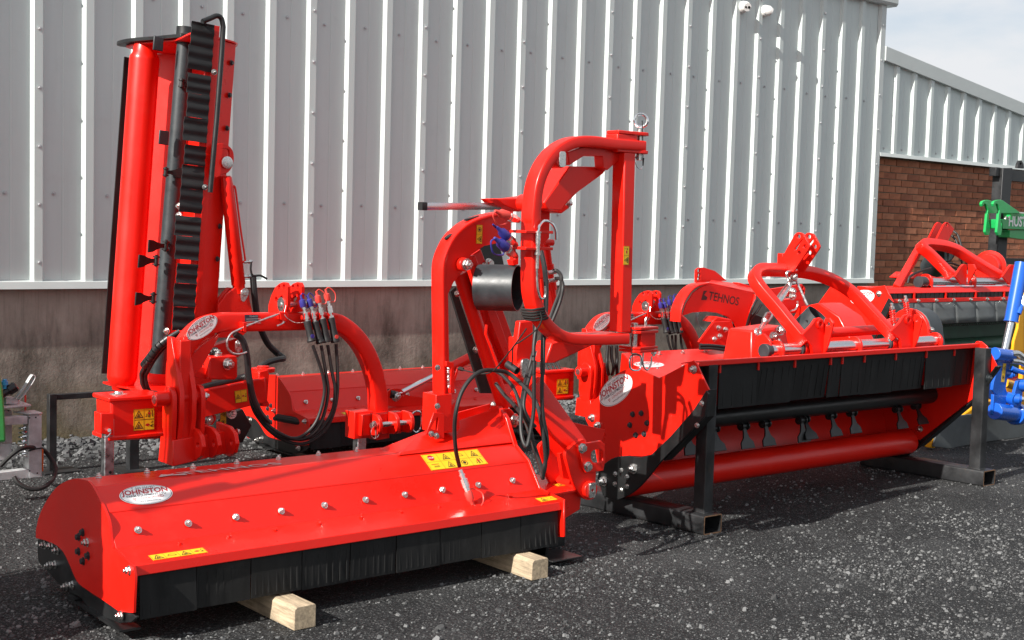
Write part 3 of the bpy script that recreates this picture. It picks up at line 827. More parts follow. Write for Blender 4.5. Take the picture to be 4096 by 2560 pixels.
# low shelf outboard of the deck end with the folding knuckle
b = MB(); b.plZ([(3.76, 4.28), (3.98, 4.30), (4.02, 4.36), (4.02, 4.80), (3.76, 4.80)], .296, .306); b.build('knuckle_shelf', 'red', m1, bev=.002)
b = MB(); b.hexa([(3.765, 4.30, .14), (3.99, 4.33, .20), (3.99, 4.70, .20), (3.765, 4.70, .14), (3.765, 4.29, .294), (3.99, 4.32, .294), (3.99, 4.70, .294), (3.765, 4.70, .294)]); b.build('knuckle_box', 'red', m1, bev=.003)
b = MB(); b.box((3.79, 4.36, .03), (3.93, 4.8, .15)); b.build('skid_bracket', 'black_paint', m1, bev=.003)
KP = curve([(3.958, 0.541), (3.874, 0.508), (3.85, 0.478), (3.871, 0.417), (3.902, 0.349), (3.94, 0.291), (3.985, 0.256), (4.033, 0.256), (4.051, 0.284), (4.042, 0.335), (4.037, 0.401), (3.975, 0.493)], 4, True)
for y0 in (4.285, 4.47):
    MB().plY(KP, y0, y0 + .02).build('pivot_plate', 'red', m1, bev=.003)
pv = (3.995, 4.285, 0.304)
b = MB(); b.cyl((pv[0], 4.262, pv[2]), (pv[0], 4.50, pv[2]), .040, n=24); b.build('pivot_boss', 'red', m1, bev=.003)
b = MB(); b.plY([(pv[0] + a, pv[2] + c) for a, c in ((-.016, -.035), (.016, -.035), (.02, -.025), (.02, .025), (.016, .035), (-.016, .035), (-.02, .025), (-.02, -.025))], 4.252, 4.262, [circ(pv[0], pv[2], .008, 10)]); b.build('pivot_pin', 'zinc', m1, bev=.002)
bp_ = [(3.914, 0.522), (4.051, 0.529), (4.078, 0.511), (4.085, 0.439), (4.076, 0.385), (3.967, 0.385), (3.943, 0.42)]
bh = curve([(3.995, 0.48), (4.035, 0.49), (4.065, 0.476), (4.067, 0.435), (4.038, 0.425), (4.001, 0.436)], 3, True)
b = MB(); b.plY(bp_, 4.268, 4.284, [bh]); b.build('hinge_plate', 'red', m1, bev=.003)
for p in [(3.934, 4.268, 0.504), (3.972, 4.268, 0.415)]: head(m1, p, (0, -1, 0), 1.9)
# inclined lower beam from the mast down to the knuckle
L0, L1 = (3.747, 4.4, 0.781), (3.986, 4.4, 0.477)
b = MB(); b.beam((L0[0], 4.46, L0[2]), (L1[0], 4.40, L1[2]), .135, .11, (0, 1, 0), .012); b.build('lower_arm', 'red', m1, bev=.002)
b = MB(); b.plY([(3.969, 0.607), (4.203, 0.551), (4.186, 0.49), (4.055, 0.49), (4.025, 0.51)], 4.40, 4.62); b.build('arm_gusset', 'red', m1, bev=.003)
b = MB(); b.plY([(3.868, 0.472), (3.889, 0.476), (3.902, 0.426), (3.956, 0.339), (3.898, 0.353)], 4.35, 4.37); b.build('arm_gusset', 'red', m1, bev=.002)
# transport stay: post, curved head plate
ST = 4.60
so_ = [(3.412, 0.901), (3.405, 1.227), (3.403, 1.21)]
stay = [(3.428, 0.732), (3.406, 1.198), (3.435, 1.251), (3.476, 1.29), (3.505, 1.338), (3.528, 1.373), (3.607, 1.417), (3.727, 1.439), (3.762, 1.45), (3.758, 1.559), (3.659, 1.56), (3.572, 1.539), (3.499, 1.508), (3.434, 1.458), (3.394, 1.4), (3.371, 1.337), (3.369, 1.256), (3.392, 0.735)]
b = MB(); b.plY(stay, ST + .012, ST + .072); b.build('stay', 'red', m1, bev=.004)
rim = [(3.392, 4.6, 0.735), (3.369, 4.6, 1.256), (3.371, 4.6, 1.337), (3.394, 4.6, 1.4), (3.434, 4.6, 1.458), (3.499, 4.6, 1.508), (3.572, 4.6, 1.539), (3.659, 4.6, 1.56), (3.757, 4.6, 1.574)]
rim = [rim[0]] + curve(rim[1:], 4)
b = MB(); b.sweep([(p[0], ST + .042, p[2]) for p in rim], rrect(.016, .088, .004, 2), (0, 1, 0)); b.build('stay_rim', 'red', m1, sm=40)
b = MB(); 
for q0, q1 in (((3.398, 4.64, 1.442), (3.443, 4.64, 1.47)), ((3.505, 4.64, 1.53), (3.59, 4.64, 1.552))):
    c0, c1 = V(q0), V(q1); dd = (c1 - c0); up_ = V((0, 1, 0)); nn = dd.cross(up_).normalized()
    if nn.z < 0: nn = -nn
    mid = (c0 + c1) / 2; 
    b.plate([(dd.length * .5 * math.cos(t * .5236), .014 * math.sin(t * .5236)) for t in range(12)], lambda a, c: mid + dd.normalized() * a + up_ * c + nn * -.002, nn * .006)
b.build('stay_slot', 'black_paint', m1)
ft = [(3.325, 0.674), (3.38, 0.67), (3.419, 0.751), (3.39, 0.753), (3.319, 0.757)]
b = MB(); b.box((3.339, 4.595, .575), (3.429, 4.70, 0.748)); b.build('stay_socket', 'red', m1, bev=.004)
gt = [(3.322, 0.671), (3.38, 0.662), (3.383, 0.549), (3.348, 0.546), (3.28, 0.573)]
gh = [(3.339, 0.646), (3.349, 0.646), (3.343, 0.589), (3.308, 0.599)]
b = MB(); b.plY(gt, 4.585, 4.593, [gh]); b.build('foot_gusset', 'red', m1, bev=.002)
b = MB(); b.plY([(3.38, 0.665), (3.463, 0.714), (3.483, 0.583), (3.467, 0.571), (3.402, 0.568)], 4.60, 4.70); b.build('stay_foot', 'red', m1, bev=.004)
for q in [(3.335, 4.585, 0.871), (3.338, 4.585, 0.698), (3.308, 4.585, 0.575), (3.337, 4.585, 0.564)]: head(m1, q, (0, -1, 0), 1.15)
b = MB(); b.helix((3.376, 4.56, 0.872), (3.383, 4.56, 0.778), .0065, .0016, 15); b.build('latch_spring', 'zinc', m1)
b = MB(); b.plY([(3.375, 0.899), (3.417, 0.892), (3.427, 0.752), (3.402, 0.754), (3.405, 0.869), (3.376, 0.875)], 4.575, 4.59); b.plY([(3.441, 0.87), (3.45, 0.866), (3.432, 0.815), (3.42, 0.784), (3.419, 0.821)], 4.575, 4.585); b.build('latch', 'red', m1, bev=.002)
pb = (3.486, 4.6, 1.332)
b = MB(); b.lathe((pb[0] - .012, 4.612, pb[2]), (0, -1, 0), [(0, .031), (.025, .031), (.03, .027)], 24); b.build('stay_boss', 'red', m1, bev=.002)
bolt(m1, (pb[0] - .004, 4.583, pb[2]), (0, -1, 0), 1.9)
warning_sticker(m1, (3.571, 4.611, 1.469), (0, 0, 1), (-1, 0, 0), (.043, .034), 2, 1, 'td')
# lift ram, dark guard plate behind, main mast beam
c0, c1 = (3.518, 4.68, 1.291), (3.801, 4.68, 0.651)
b = MB(); b.cyl(c0, c1, .034, n=24); b.build('ram_tube', 'red', m1)
c2 = (3.834, 4.64, 0.59)
b = MB(); b.cyl(c1, V(c1) + (V(c2) - V(c1)) * .55, .018, n=16); b.build('ram_rod', 'chrome', m1)
b = MB(); b.plY(curve([(3.748, 0.638), (3.789, 0.652), (3.833, 0.61), (3.849, 0.575), (3.777, 0.603)], 3, True), 4.62, 4.66); b.build('ram_eye', 'red', m1, bev=.002)
bolt(m1, (3.809, 4.61, 0.596), (0.35, -.93, 0), 2.3)
b = MB(); b.plY([(3.536, 1.201), (3.567, 1.221), (3.742, 0.834), (3.815, 0.705), (3.733, 0.71), (3.684, 0.837)], 4.775, 4.79); b.build('guard_plate', 'flap', m1, bev=.002)
for q in [(3.571, 4.77, 1.189), (3.69, 4.77, 0.92)] + [(3.689, 4.77, 0.922), (3.806, 4.77, 0.651)]: bolt(m1, q, (0, -1, 0), 1.1)
b = MB(); b.tube([(3.635, 4.62, 1.053), (3.631, 4.62, 1.01), (3.658, 4.62, 0.959), (3.713, 4.62, 0.847)], .007, 8); b.build('ram_line', 'red', m1)
b = MB(); b.plY([(3.602, 1.372), (3.654, 1.4), (3.908, 0.886), (3.919, 0.75), (3.832, 0.755), (3.706, 1.007)], 4.70, 4.80); b.build('mast_beam', 'red', m1, bev=.005)
b = MB(); b.plY([(3.565, 1.37), (3.59, 1.373), (3.746, 1.063), (3.867, 0.807), (3.827, 0.809), (3.688, 1.069)], 4.66, 4.70); b.build('mast_web', 'red', m1, bev=.003)
b = MB(); b.plY([(3.688, 1.397), (3.739, 1.42), (3.857, 1.432), (3.902, 1.288), (3.79, 1.267), (3.757, 1.277)], 4.82, 4.84); b.build('belt_guard', 'black_paint', m1, bev=.003)
for q in [(3.652, 4.7, 1.314), (3.675, 4.7, 1.323)]: head(m1, q, (0, -1, 0), 1.3)
inst('bolt', HEAD['zinc'], m1, (3.698, 4.7, 1.331), (.3, -1, 0), 2.2)
g0 = V((3.653, 4.55, 1.228)); gd = V((.56, -.83, .02)).normalized()
b = MB(); b.pipe(g0 - gd * .10, g0 + gd * .085, .106, .101, 40); b.build('shaft_guard', 'rotor', m1, sm=50)
MB().cyl(g0 - gd * .055, g0 - gd * .05, .100, n=30).build('shaft_guard_back', 'black_paint', m1)
b = MB(); b.plY([(3.646, 1.357), (3.664, 1.362), (3.664, 1.377), (3.683, 1.377), (3.684, 1.338), (3.656, 1.333)], 4.46, 4.5); b.build('guard_clip', 'red', m1, bev=.002)
# vertical carrier plate with lower pivot
b = MB(); b.plY([(3.596, 1.091), (3.671, 1.094), (3.677, 0.93), (3.704, 0.9), (3.662, 0.824), (3.587, 0.828), (3.577, 0.953)], 4.33, 4.365); b.build('carrier', 'red', m1, bev=.005)
b = MB(); b.plY([(3.603, 1.016), (3.677, 1.014), (3.677, 0.815), (3.651, 0.791), (3.61, 0.819)], 4.37, 4.42); b.build('carrier_leg', 'red', m1, bev=.005)
pq = (3.609, 4.33, 0.883)
MB().lathe((pq[0] + .01, 4.36, pq[2]), (0, -1, 0), [(0, .04), (.04, .04), (.045, .036)], 24).build('carrier_boss', 'red', m1)
b = MB(); b.plY(curve([(pq[0] - .018, pq[2] + .04), (pq[0] + .018, pq[2] + .04), (pq[0] + .022, pq[2]), (pq[0] + .012, pq[2] - .04), (pq[0] - .014, pq[2] - .04), (pq[0] - .022, pq[2])], 3, True), 4.298, 4.312); b.build('pin_plate', 'zinc', m1, bev=.002)
c0, c1 = V((3.488, 4.28, 0.91)), V((3.495, 4.22, 0.886))
MB().pipe(c0, c1, .017, .008, 16).build('lever_grip', 'rubber', m1)
# cross beam running back right from the headstock foot
b = MB(); b.plY([(3.585, 1.016), (3.736, 1.047), (3.986, 1.047), (3.837, 1.0), (3.607, 0.928), (3.551, 0.93)], 4.10, 4.20); b.build('cross_beam', 'red', m1, bev=.006)
# ---- headstock turned on its side
HY = 3.985
hp_ = curve([(3.72, 3.985, 1.036), (3.568, 3.985, 1.046), (3.474, 3.985, 1.081), (3.404, 3.985, 1.145), (3.368, 3.985, 1.219), (3.356, 3.985, 1.3), (3.35, 3.985, 1.502), (3.353, 3.985, 1.596), (3.367, 3.985, 1.684), (3.405, 3.985, 1.761), (3.464, 3.985, 1.82), (3.543, 3.985, 1.858), (3.635, 3.985, 1.871), (3.769, 3.985, 1.87), (3.957, 3.985, 1.871)], 5)
b = MB(); b.sweep([(p[0], HY, p[2]) for p in [tuple((3.897, 3.985, 1.035))] + hp_], rrect(.046, .078, .008, 3), (0, 1, 0)); b.build('headstock_arch', 'red', m1, sm=40)
b = MB(); b.plY([(3.839, 1.838), (3.904, 1.842), (3.913, 1.063), (3.854, 1.064)], 3.955, 4.032); b.build('headstock_bar', 'red', m1, bev=.005)
b = MB(); b.plY([(3.631, 1.848), (3.843, 1.854), (3.883, 1.835), (3.779, 1.759), (3.754, 1.768), (3.747, 1.817), (3.642, 1.813), (3.56, 1.768), (3.549, 1.822)], 3.995, 4.05); b.build('headstock_gusset', 'red', m1, bev=.003)
pt, pb_ = (3.478, 3.95, 1.788), (3.373, 3.98, 1.605)
for q, r_, y0 in ((pt, .036, 3.99), (pb_, .036, 4.02)):
    MB().lathe((q[0], y0 + .05, q[2]), (0, -1, 0), [(0, r_), (.085, r_), (.09, r_ - .004)], 24).build('pivot_boss', 'red', m1)
    yy = y0 - .045
    MB().plY([(q[0] + a, q[2] + c) for a, c in ((-.013, -.032), (.013, -.032), (.018, -.024), (.018, .024), (.013, .032), (-.013, .032), (-.018, .024), (-.018, -.024))], yy, yy + .008).build('pin_plate', 'zinc', m1, bev=.002)
b = MB(); b.plY([(3.472, 1.61), (3.609, 1.769), (3.835, 1.777), (3.807, 1.747), (3.665, 1.663), (3.606, 1.615), (3.579, 1.583), (3.492, 1.584)], 4.05, 4.16); b.build('upper_link', 'red', m1, bev=.006)
b = MB(); b.plY([(3.328, 1.622), (3.444, 1.628), (3.554, 1.645), (3.62, 1.633), (3.716, 1.608), (3.736, 1.598), (3.689, 1.571), (3.575, 1.582), (3.446, 1.571), (3.364, 1.596)], 4.18, 4.30); b.build('link_bracket', 'red', m1, bev=.004)
b = MB(); b.plY([(3.598, 1.582), (3.674, 1.585), (3.674, 1.462), (3.642, 1.432), (3.658, 1.28), (3.61, 1.287)], 4.24, 4.32); b.build('link_post', 'red', m1, bev=.004)
bolt(m1, (3.726, 4.2, 1.616), (.8, -.6, 0), 1.6)
a0, a1 = (3.005, 4.25, 1.579), (3.395, 4.25, 1.592)
b = MB(); b.beam(a0, a1, .030, .030, (0, 1, 0), .003); b.build('rod', 'tube_steel', m1)
MB().beam(V(a0) - V((.02, 0, 0)), V(a0) + V((.005, 0, 0)), .033, .033, (0, 1, 0), .004).build('rod_cap', 'rubber', m1)
# lugs and pins at the two lower-link points
tp = V((3.958, 3.985, 1.911))
for dz in (0.012, -.066):
    b = MB(); b.plZ(curve([(tp.x - .16, 3.955), (tp.x - .05, 3.95), (tp.x + .01, 3.945), (tp.x + .028, 3.985), (tp.x + .01, 4.03), (tp.x - .05, 4.03), (tp.x - .16, 4.03)], 3), tp.z + dz - .007, tp.z + dz + .007); b.build('lug', 'red', m1, bev=.003)
MB().box((tp.x - .165, 3.955, tp.z - .058), (tp.x - .045, 4.028, tp.z + .004)).build('lug_block', 'red', m1, bev=.004)
b = MB(); b.cyl(tp + V((0, 0, .035)), tp - V((0, 0, .10)), .0155, n=16); b.build('lug_pin', 'zinc', m1)
MB().ring(tp + V((0, 0, .072)), (-.75, -.65, .0), .028, .0065).build('pin_handle', 'chrome', m1)
b = MB(); b.cyl(tp + V((-.035, 0, -.092)), tp + V((.02, 0, -.092)), .006, n=10); b.ring(tp + V((-.005, -.005, -.105)), (.2, -.95, .1), .033, .0016, 16, 5); b.build('linch_pin', 'zinc', m1)
MB().tube(curve([tp + V((-.012, -.02, .07)), tp + V((-.004, -.02, 0)), tp + V((0, -.022, -.12)), tp + V((.006, -.02, -.09))], 5), .0022, 6).build('pin_cord', 'cord', m1)
lw = V((3.954, 3.985, 1.041))
for dz in (.038, .022, -.048, -.062):
    b = MB(); b.plZ([(lw.x - .035, 3.94), (lw.x - .01, 3.925), (lw.x + .12, 3.945), (lw.x + .125, 4.02), (lw.x - .03, 4.04)], lw.z + dz - .006, lw.z + dz + .006); b.build('lug', 'red', m1, bev=.003)
b = MB(); b.box((lw.x + .025, 3.955, lw.z - .045), (lw.x + .115, 4.02, lw.z + .02)); b.build('lug_spacer', 'red', m1, bev=.005)
b = MB(); b.cyl(lw + V((0, -.01, .06)), lw + V((0, -.01, -.075)), .0145, n=16); b.build('lug_pin', 'zinc', m1)
b = MB(); b.tube(curve([lw + V((-.03, -.02, -.09)), lw + V((-.025, -.02, -.14)), lw + V((.03, -.02, -.145)), lw + V((.035, -.02, -.09)), lw + V((0, -.02, -.078))], 5, True), .0045, 8, True); b.build('pin_handle', 'chrome', m1)
b = MB(); b.tube(curve([lw + V((.05, -.02, -.07)), lw + V((.05, -.02, -.125)), lw + V((.078, -.02, -.15)), lw + V((.10, -.02, -.125)), lw + V((.102, -.02, -.09))], 5), .004, 8); b.build('hook', 'zinc', m1)
bolt(m1, lw + V((.125, -.01, -.068)), (0, 0, -1), 1.2)
b = MB(); b.tube(curve([lw + V((.045, -.03, .045)), lw + V((.045, -.03, .07)), lw + V((.052, -.03, .085)), lw + V((.06, -.02, .07)), lw + V((.06, -.02, .05))], 5), .004, 8); b.build('hook', 'zinc', m1)
MB().tube(curve([lw + V((-.03, -.03, .05)), lw + V((-.04, -.035, .0)), lw + V((-.036, -.035, -.05)), lw + V((-.03, -.035, -.13))], 5), .002, 6).build('pin_cord', 'cord', m1)
# lock collar on the arch with a J pin
for y_ in (720, 820):
    q = V((3.325, 3.985, 1.488)) if y_ == 720 else V((3.327, 3.985, 1.421))
    b = MB(); b.plZ([(q.x - .045, 3.93), (q.x + .10, 3.93), (q.x + .112, 3.955), (q.x + .10, 4.03), (q.x - .045, 4.035)], q.z - .006, q.z + .006); b.build('collar_plate', 'red', m1, bev=.002)
j = [(3.443, 3.93, 1.458), (3.437, 3.93, 1.498), (3.413, 3.93, 1.526), (3.377, 3.93, 1.534), (3.352, 3.93, 1.516), (3.344, 3.93, 1.49), (3.342, 3.93, 1.416), (3.341, 3.93, 1.37), (3.348, 3.93, 1.269), (3.363, 3.93, 1.225), (3.381, 3.93, 1.218), (3.392, 3.93, 1.232), (3.388, 3.93, 1.269)]
b = MB(); b.tube(curve(j[:6], 5), .0056, 9); b.build('hook', 'chrome', m1)
b = MB(); b.lathe(j[5], (0, 0, -1), [(0, .014), (.005, .014), (.005, .0105), (.05, .0105), (.05, .009), (.085, .009), (.085, .0125), (.095, .0125), (.095, .007), (.15, .007)], 14); b.build('lock_pin', 'zinc', m1)
b = MB(); b.tube(curve(j[7:], 5), .0046, 9); b.build('hook', 'zinc', m1)
warning_sticker(m1, (3.851, 3.99, 1.396)[0:3] if False else (3.867 , 3.9545, 1.397), (0, 0, 1), (-1, 0, 0), (.040, .032), 2, 1, 'th')
# ram beside the arch with fittings and hoses
c0, c1 = V((3.732, 4.32, 1.432)), V((3.792, 4.32, 1.142))
b = MB(); b.cyl(c0, c1, .012, n=14); b.cyl(c0.lerp(c1, .3), c0.lerp(c1, .42), .018, n=14); b.cyl(c0.lerp(c1, .55), c0.lerp(c1, .7), .019, n=14); b.cyl(c0 - V((.02, 0, -.01)), c0 + V((.03, 0, .01)), .015, n=14); b.build('check_valve', 'red', m1)
b = MB(); b.plY([(3.689, 1.545), (3.753, 1.547), (3.769, 1.465), (3.834, 1.138), (3.811, 1.06), (3.772, 1.061), (3.731, 1.276)], 4.36, 4.42); b.build('ram_carrier', 'red', m1, bev=.004)
for y_ in (555, 630):
    q = V((3.714, 4.26, 1.312)) if y_ == 555 else V((3.721, 4.26, 1.276))
    MB().lathe(q, (-1, 0, -.15), [(-.02, .007), (-.02, .011), (.0, .011), (.0, .009), (.022, .009), (.025, .012), (.032, .012)], 8).build('fitting', 'zinc', m1, sm=25)
hose(m1, [(3.72, 4.26, 1.319), (3.727, 4.24, 1.317), (3.715, 4.2, 1.293), (3.711, 4.2, 1.236), (3.674, 4.2, 1.152), (3.64, 4.2, 1.068), (3.606, 4.2, 0.989), (3.572, 4.2, 0.919), (3.549, 4.2, 0.874)])
hose(m1, [(3.734, 4.26, 1.283), (3.727, 4.22, 1.283), (3.708, 4.18, 1.252), (3.693, 4.18, 1.186), (3.652, 4.18, 1.102), (3.612, 4.18, 1.032), (3.566, 4.18, 0.954), (3.544, 4.18, 0.899)] + [(3.453, 4.12, 0.765), (3.464, 4.1, 0.697), (3.504, 4.1, 0.66)])
hose(m1, [(3.469, 4.1, 1.316), (3.465, 4.08, 1.209), (3.461, 4.06, 1.12), (3.433, 4.04, 1.009), (3.419, 4.02, 0.899)] + [(3.419, 4.02, 0.954), (3.422, 4.02, 0.847), (3.424, 4.02, 0.74), (3.406, 4.02, 0.639), (3.391, 4.02, 0.597), (3.394, 4.05, 0.621), (3.407, 4.08, 0.675), (3.441, 4.12, 0.746), (3.52, 4.2, 0.821), (3.589, 4.25, 0.894), (3.618, 4.25, 0.994)])
hose(m1, [(3.495, 4.05, 1.046), (3.487, 4.04, 0.949), (3.475, 4.03, 0.843), (3.475, 4.02, 0.732), (3.502, 4.02, 0.627), (3.508, 4.02, 0.557), (3.499, 4.03, 0.497), (3.512, 4.05, 0.445), (3.511, 4.07, 0.499), (3.484, 4.08, 0.57), (3.479, 4.1, 0.647), (3.448, 4.12, 0.721), (3.466, 4.2, 0.809), (3.481, 4.3, 0.858), (3.481, 4.35, 0.873)])
hose(m1, [(3.523, 4.4, 0.811), (3.524, 4.35, 0.773), (3.51, 4.25, 0.73), (3.48, 4.15, 0.695), (3.473, 4.1, 0.637), (3.491, 4.08, 0.569), (3.502, 4.06, 0.512), (3.506, 4.04, 0.47), (3.499, 4.02, 0.533), (3.482, 4.02, 0.633), (3.478, 4.05, 0.742), (3.48, 4.1, 0.795), (3.462, 4.15, 0.84), (3.431, 4.2, 0.881), (3.361, 4.2, 0.897), (3.286, 4.2, 0.898), (3.226, 4.2, 0.867), (3.18, 4.2, 0.811), (3.155, 4.2, 0.735), (3.165, 4.22, 0.654), (3.198, 4.25, 0.559), (3.271, 4.32, 0.477)], .009)
hose(m1, [(3.55, 4.15, 1.406), (3.545, 4.12, 1.343), (3.543, 4.1, 1.252), (3.525, 4.08, 1.139), (3.5, 4.06, 1.028), (3.485, 4.04, 0.894)], .011, 'black_paint')
cp = V((3.296, 4.335, 0.436)); ce = V((3.313, 4.3, 0.347))
dd = (ce - cp).normalized()
b = MB(); b.lathe(cp, dd, [(-.02, .010), (0, .010), (.0, .014), (.008, .014), (.008, .011), (.022, .011), (.022, .0165), (.06, .0165), (.06, .013), (.085, .013)], 8); b.build('coupler', 'zinc', m1, sm=25)
q_ = cp + dd * .085
b = MB(); b.lathe(q_, dd, [(-.008, .016), (0, .0185), (.03, .017), (.04, .009), (.055, .006)], 12); b.tube(curve([q_ + dd * .05, q_ + dd * .07 + V((.02, -.01, .003)), q_ + dd * .055 + V((.055, -.005, .012)), q_ + dd * .02 + V((.065, .0, .012)), q_ + dd * .0 + V((.035, .01, .012)), q_ + dd * -.005 + V((.012, .0, .01))], 5), .003, 7); b.build('dust_cap', 'cap_red', m1)
# three couplers parked behind the arch
u1 = V((3.248, 4.0, 1.546)), V((3.147, 3.98, 1.57))
coupler(m1, u1[0], u1[1] - u1[0], 'cap_red', 1.15, (-.2, 0, -.9))
u1 = V((3.247, 4.0, 1.46)), V((3.166, 3.98, 1.505))
coupler(m1, u1[0], u1[1] - u1[0], 'cap_blue', 1.15, (-.6, 0, .3))
u1 = V((3.244, 4.0, 1.416)), V((3.167, 3.98, 1.455))
coupler(m1, u1[0], u1[1] - u1[0], 'cap_blue', 1.25, (-.5, 0, -.8))
# release cord wrapped round the arch and led down to the latch
for k in range(5):
    z = 1.154 + .022 - k * .0105; x = 3.374 + .003 * k * k * .4
    e = [(x + .034 * math.copysign(abs(math.cos(t)) ** .5, math.cos(t)), HY + .046 * math.copysign(abs(math.sin(t)) ** .5, math.sin(t)), z + .006 * math.cos(t)) for t in [i * .5236 / 1.5 for i in range(18)]]
    MB().tube(e, .0052, 7, True).build('release_cord', 'cord', m1)
hose(m1, [(3.369, 3.93, 1.162), (3.376, 3.93, 1.131), (3.366, 3.95, 1.09), (3.335, 4.0, 1.043), (3.331, 4.05, 1.012), (3.368, 4.1, 0.956), (3.448, 4.2, 0.916)], .003, 'cord', 'release_cord')
hose(m1, [(3.314, 3.95, 1.096), (3.301, 4.0, 1.031), (3.322, 4.1, 0.958), (3.341, 4.2, 0.893), (3.361, 4.3, 0.872)] + [(3.43, 4.35, 0.865), (3.443, 4.45, 0.857), (3.436, 4.5, 0.86), (3.436, 4.57, 0.865)], .003, 'cord', 'release_cord')
MB().tube([(3.443, 4.57, 0.864), (3.454, 4.55, 0.861)], .009, 8).build('cord_knot', 'cord', m1)
# stickers and print on the deck
s1 = V((0, .640, .768)).normalized(); s1 = V((0, 4.55 - 4.435, .507 - .433)).normalized(); s2 = V((0, 4.435 - 4.352, .433 - .318)).normalized()
dealer_sticker(m1, (V((0, 4.435, .433)) + s1 * .066) + V((1.938, 0, 0)), (1, 0, 0), s1, .205)
warning_sticker(m1, (V((0, 4.435, .433)) + s1 * .064) + V((3.372, 0, 0)), (1, 0, 0), s1, (.078, .050), 4, 2, 'stctwtdp')
sl_ = V((0, 4.352 - 4.192, .318 - .290)).normalized()
warning_sticker(m1, (V((0, 4.192, .290)) + sl_ * .042) + V((1.95, 0, 0)), (1, 0, 0), sl_, (.052, .046), 4, 1, 'tcth')
warning_sticker(m1, (V((0, 4.192, .290)) + sl_ * .048) + V((3.711, 0, 0)), (1, 0, 0), sl_, (.055, .045), 2, 1, 'tc')
warning_sticker(m1, (3.971, 4.42, .306), (1, -.05, 0), (0.05, 1, 0), (.055, .05), 2, 1, 'th')
lettering('TEHNOS', .105, (2.359, 4.605, .5055), (1, 0, 0), (0, 1, -.075), 'silver_print', m1, bold=.0012, xs=1.05, space=1.05)
lx = 2.155
fmk = lambda a, c: V((lx - .06 + a, 4.60 + c, .5065 - .075 * (c + .0)))
b = MB(); b.plate([(-.06, .0), (-.02, .07), (.0, .045), (.03, .06), (.01, .03), (.06, .03), (.05, -.02), (.0, .015)], fmk, (0, 0, .0004)); b.build('emblem', 'silver_print', m1)

# timbers under it
def timber(name, p, a, L_, lab):
    t = MB(); c, s_ = math.cos(R(a)), math.sin(R(a)); w_, h_ = .092, .088
    e = .012
    sec = [(0, 0), (w_, 0), (w_, h_ - e * .5), (w_ - e * .5, h_), (e, h_), (0, h_ - e)]
    t.plate(sec, lambda q, z: (p[0] + q * c, p[1] + q * s_, z + .001), (-s_ * L_, c * L_, 0))
    o = t.build(name, 'timber', bev=.003); return tag(o, lab, 'timber', 'timbers under the front mower')
timber('timber_block', (1.0 * 2.316, 4.037), 1, .62, 'pale sawn timber block under the front mower, nearer the camera')
timber('timber_block', (3.483, 4.068), 0, .62, 'pale sawn timber block under the right end of the front mower')


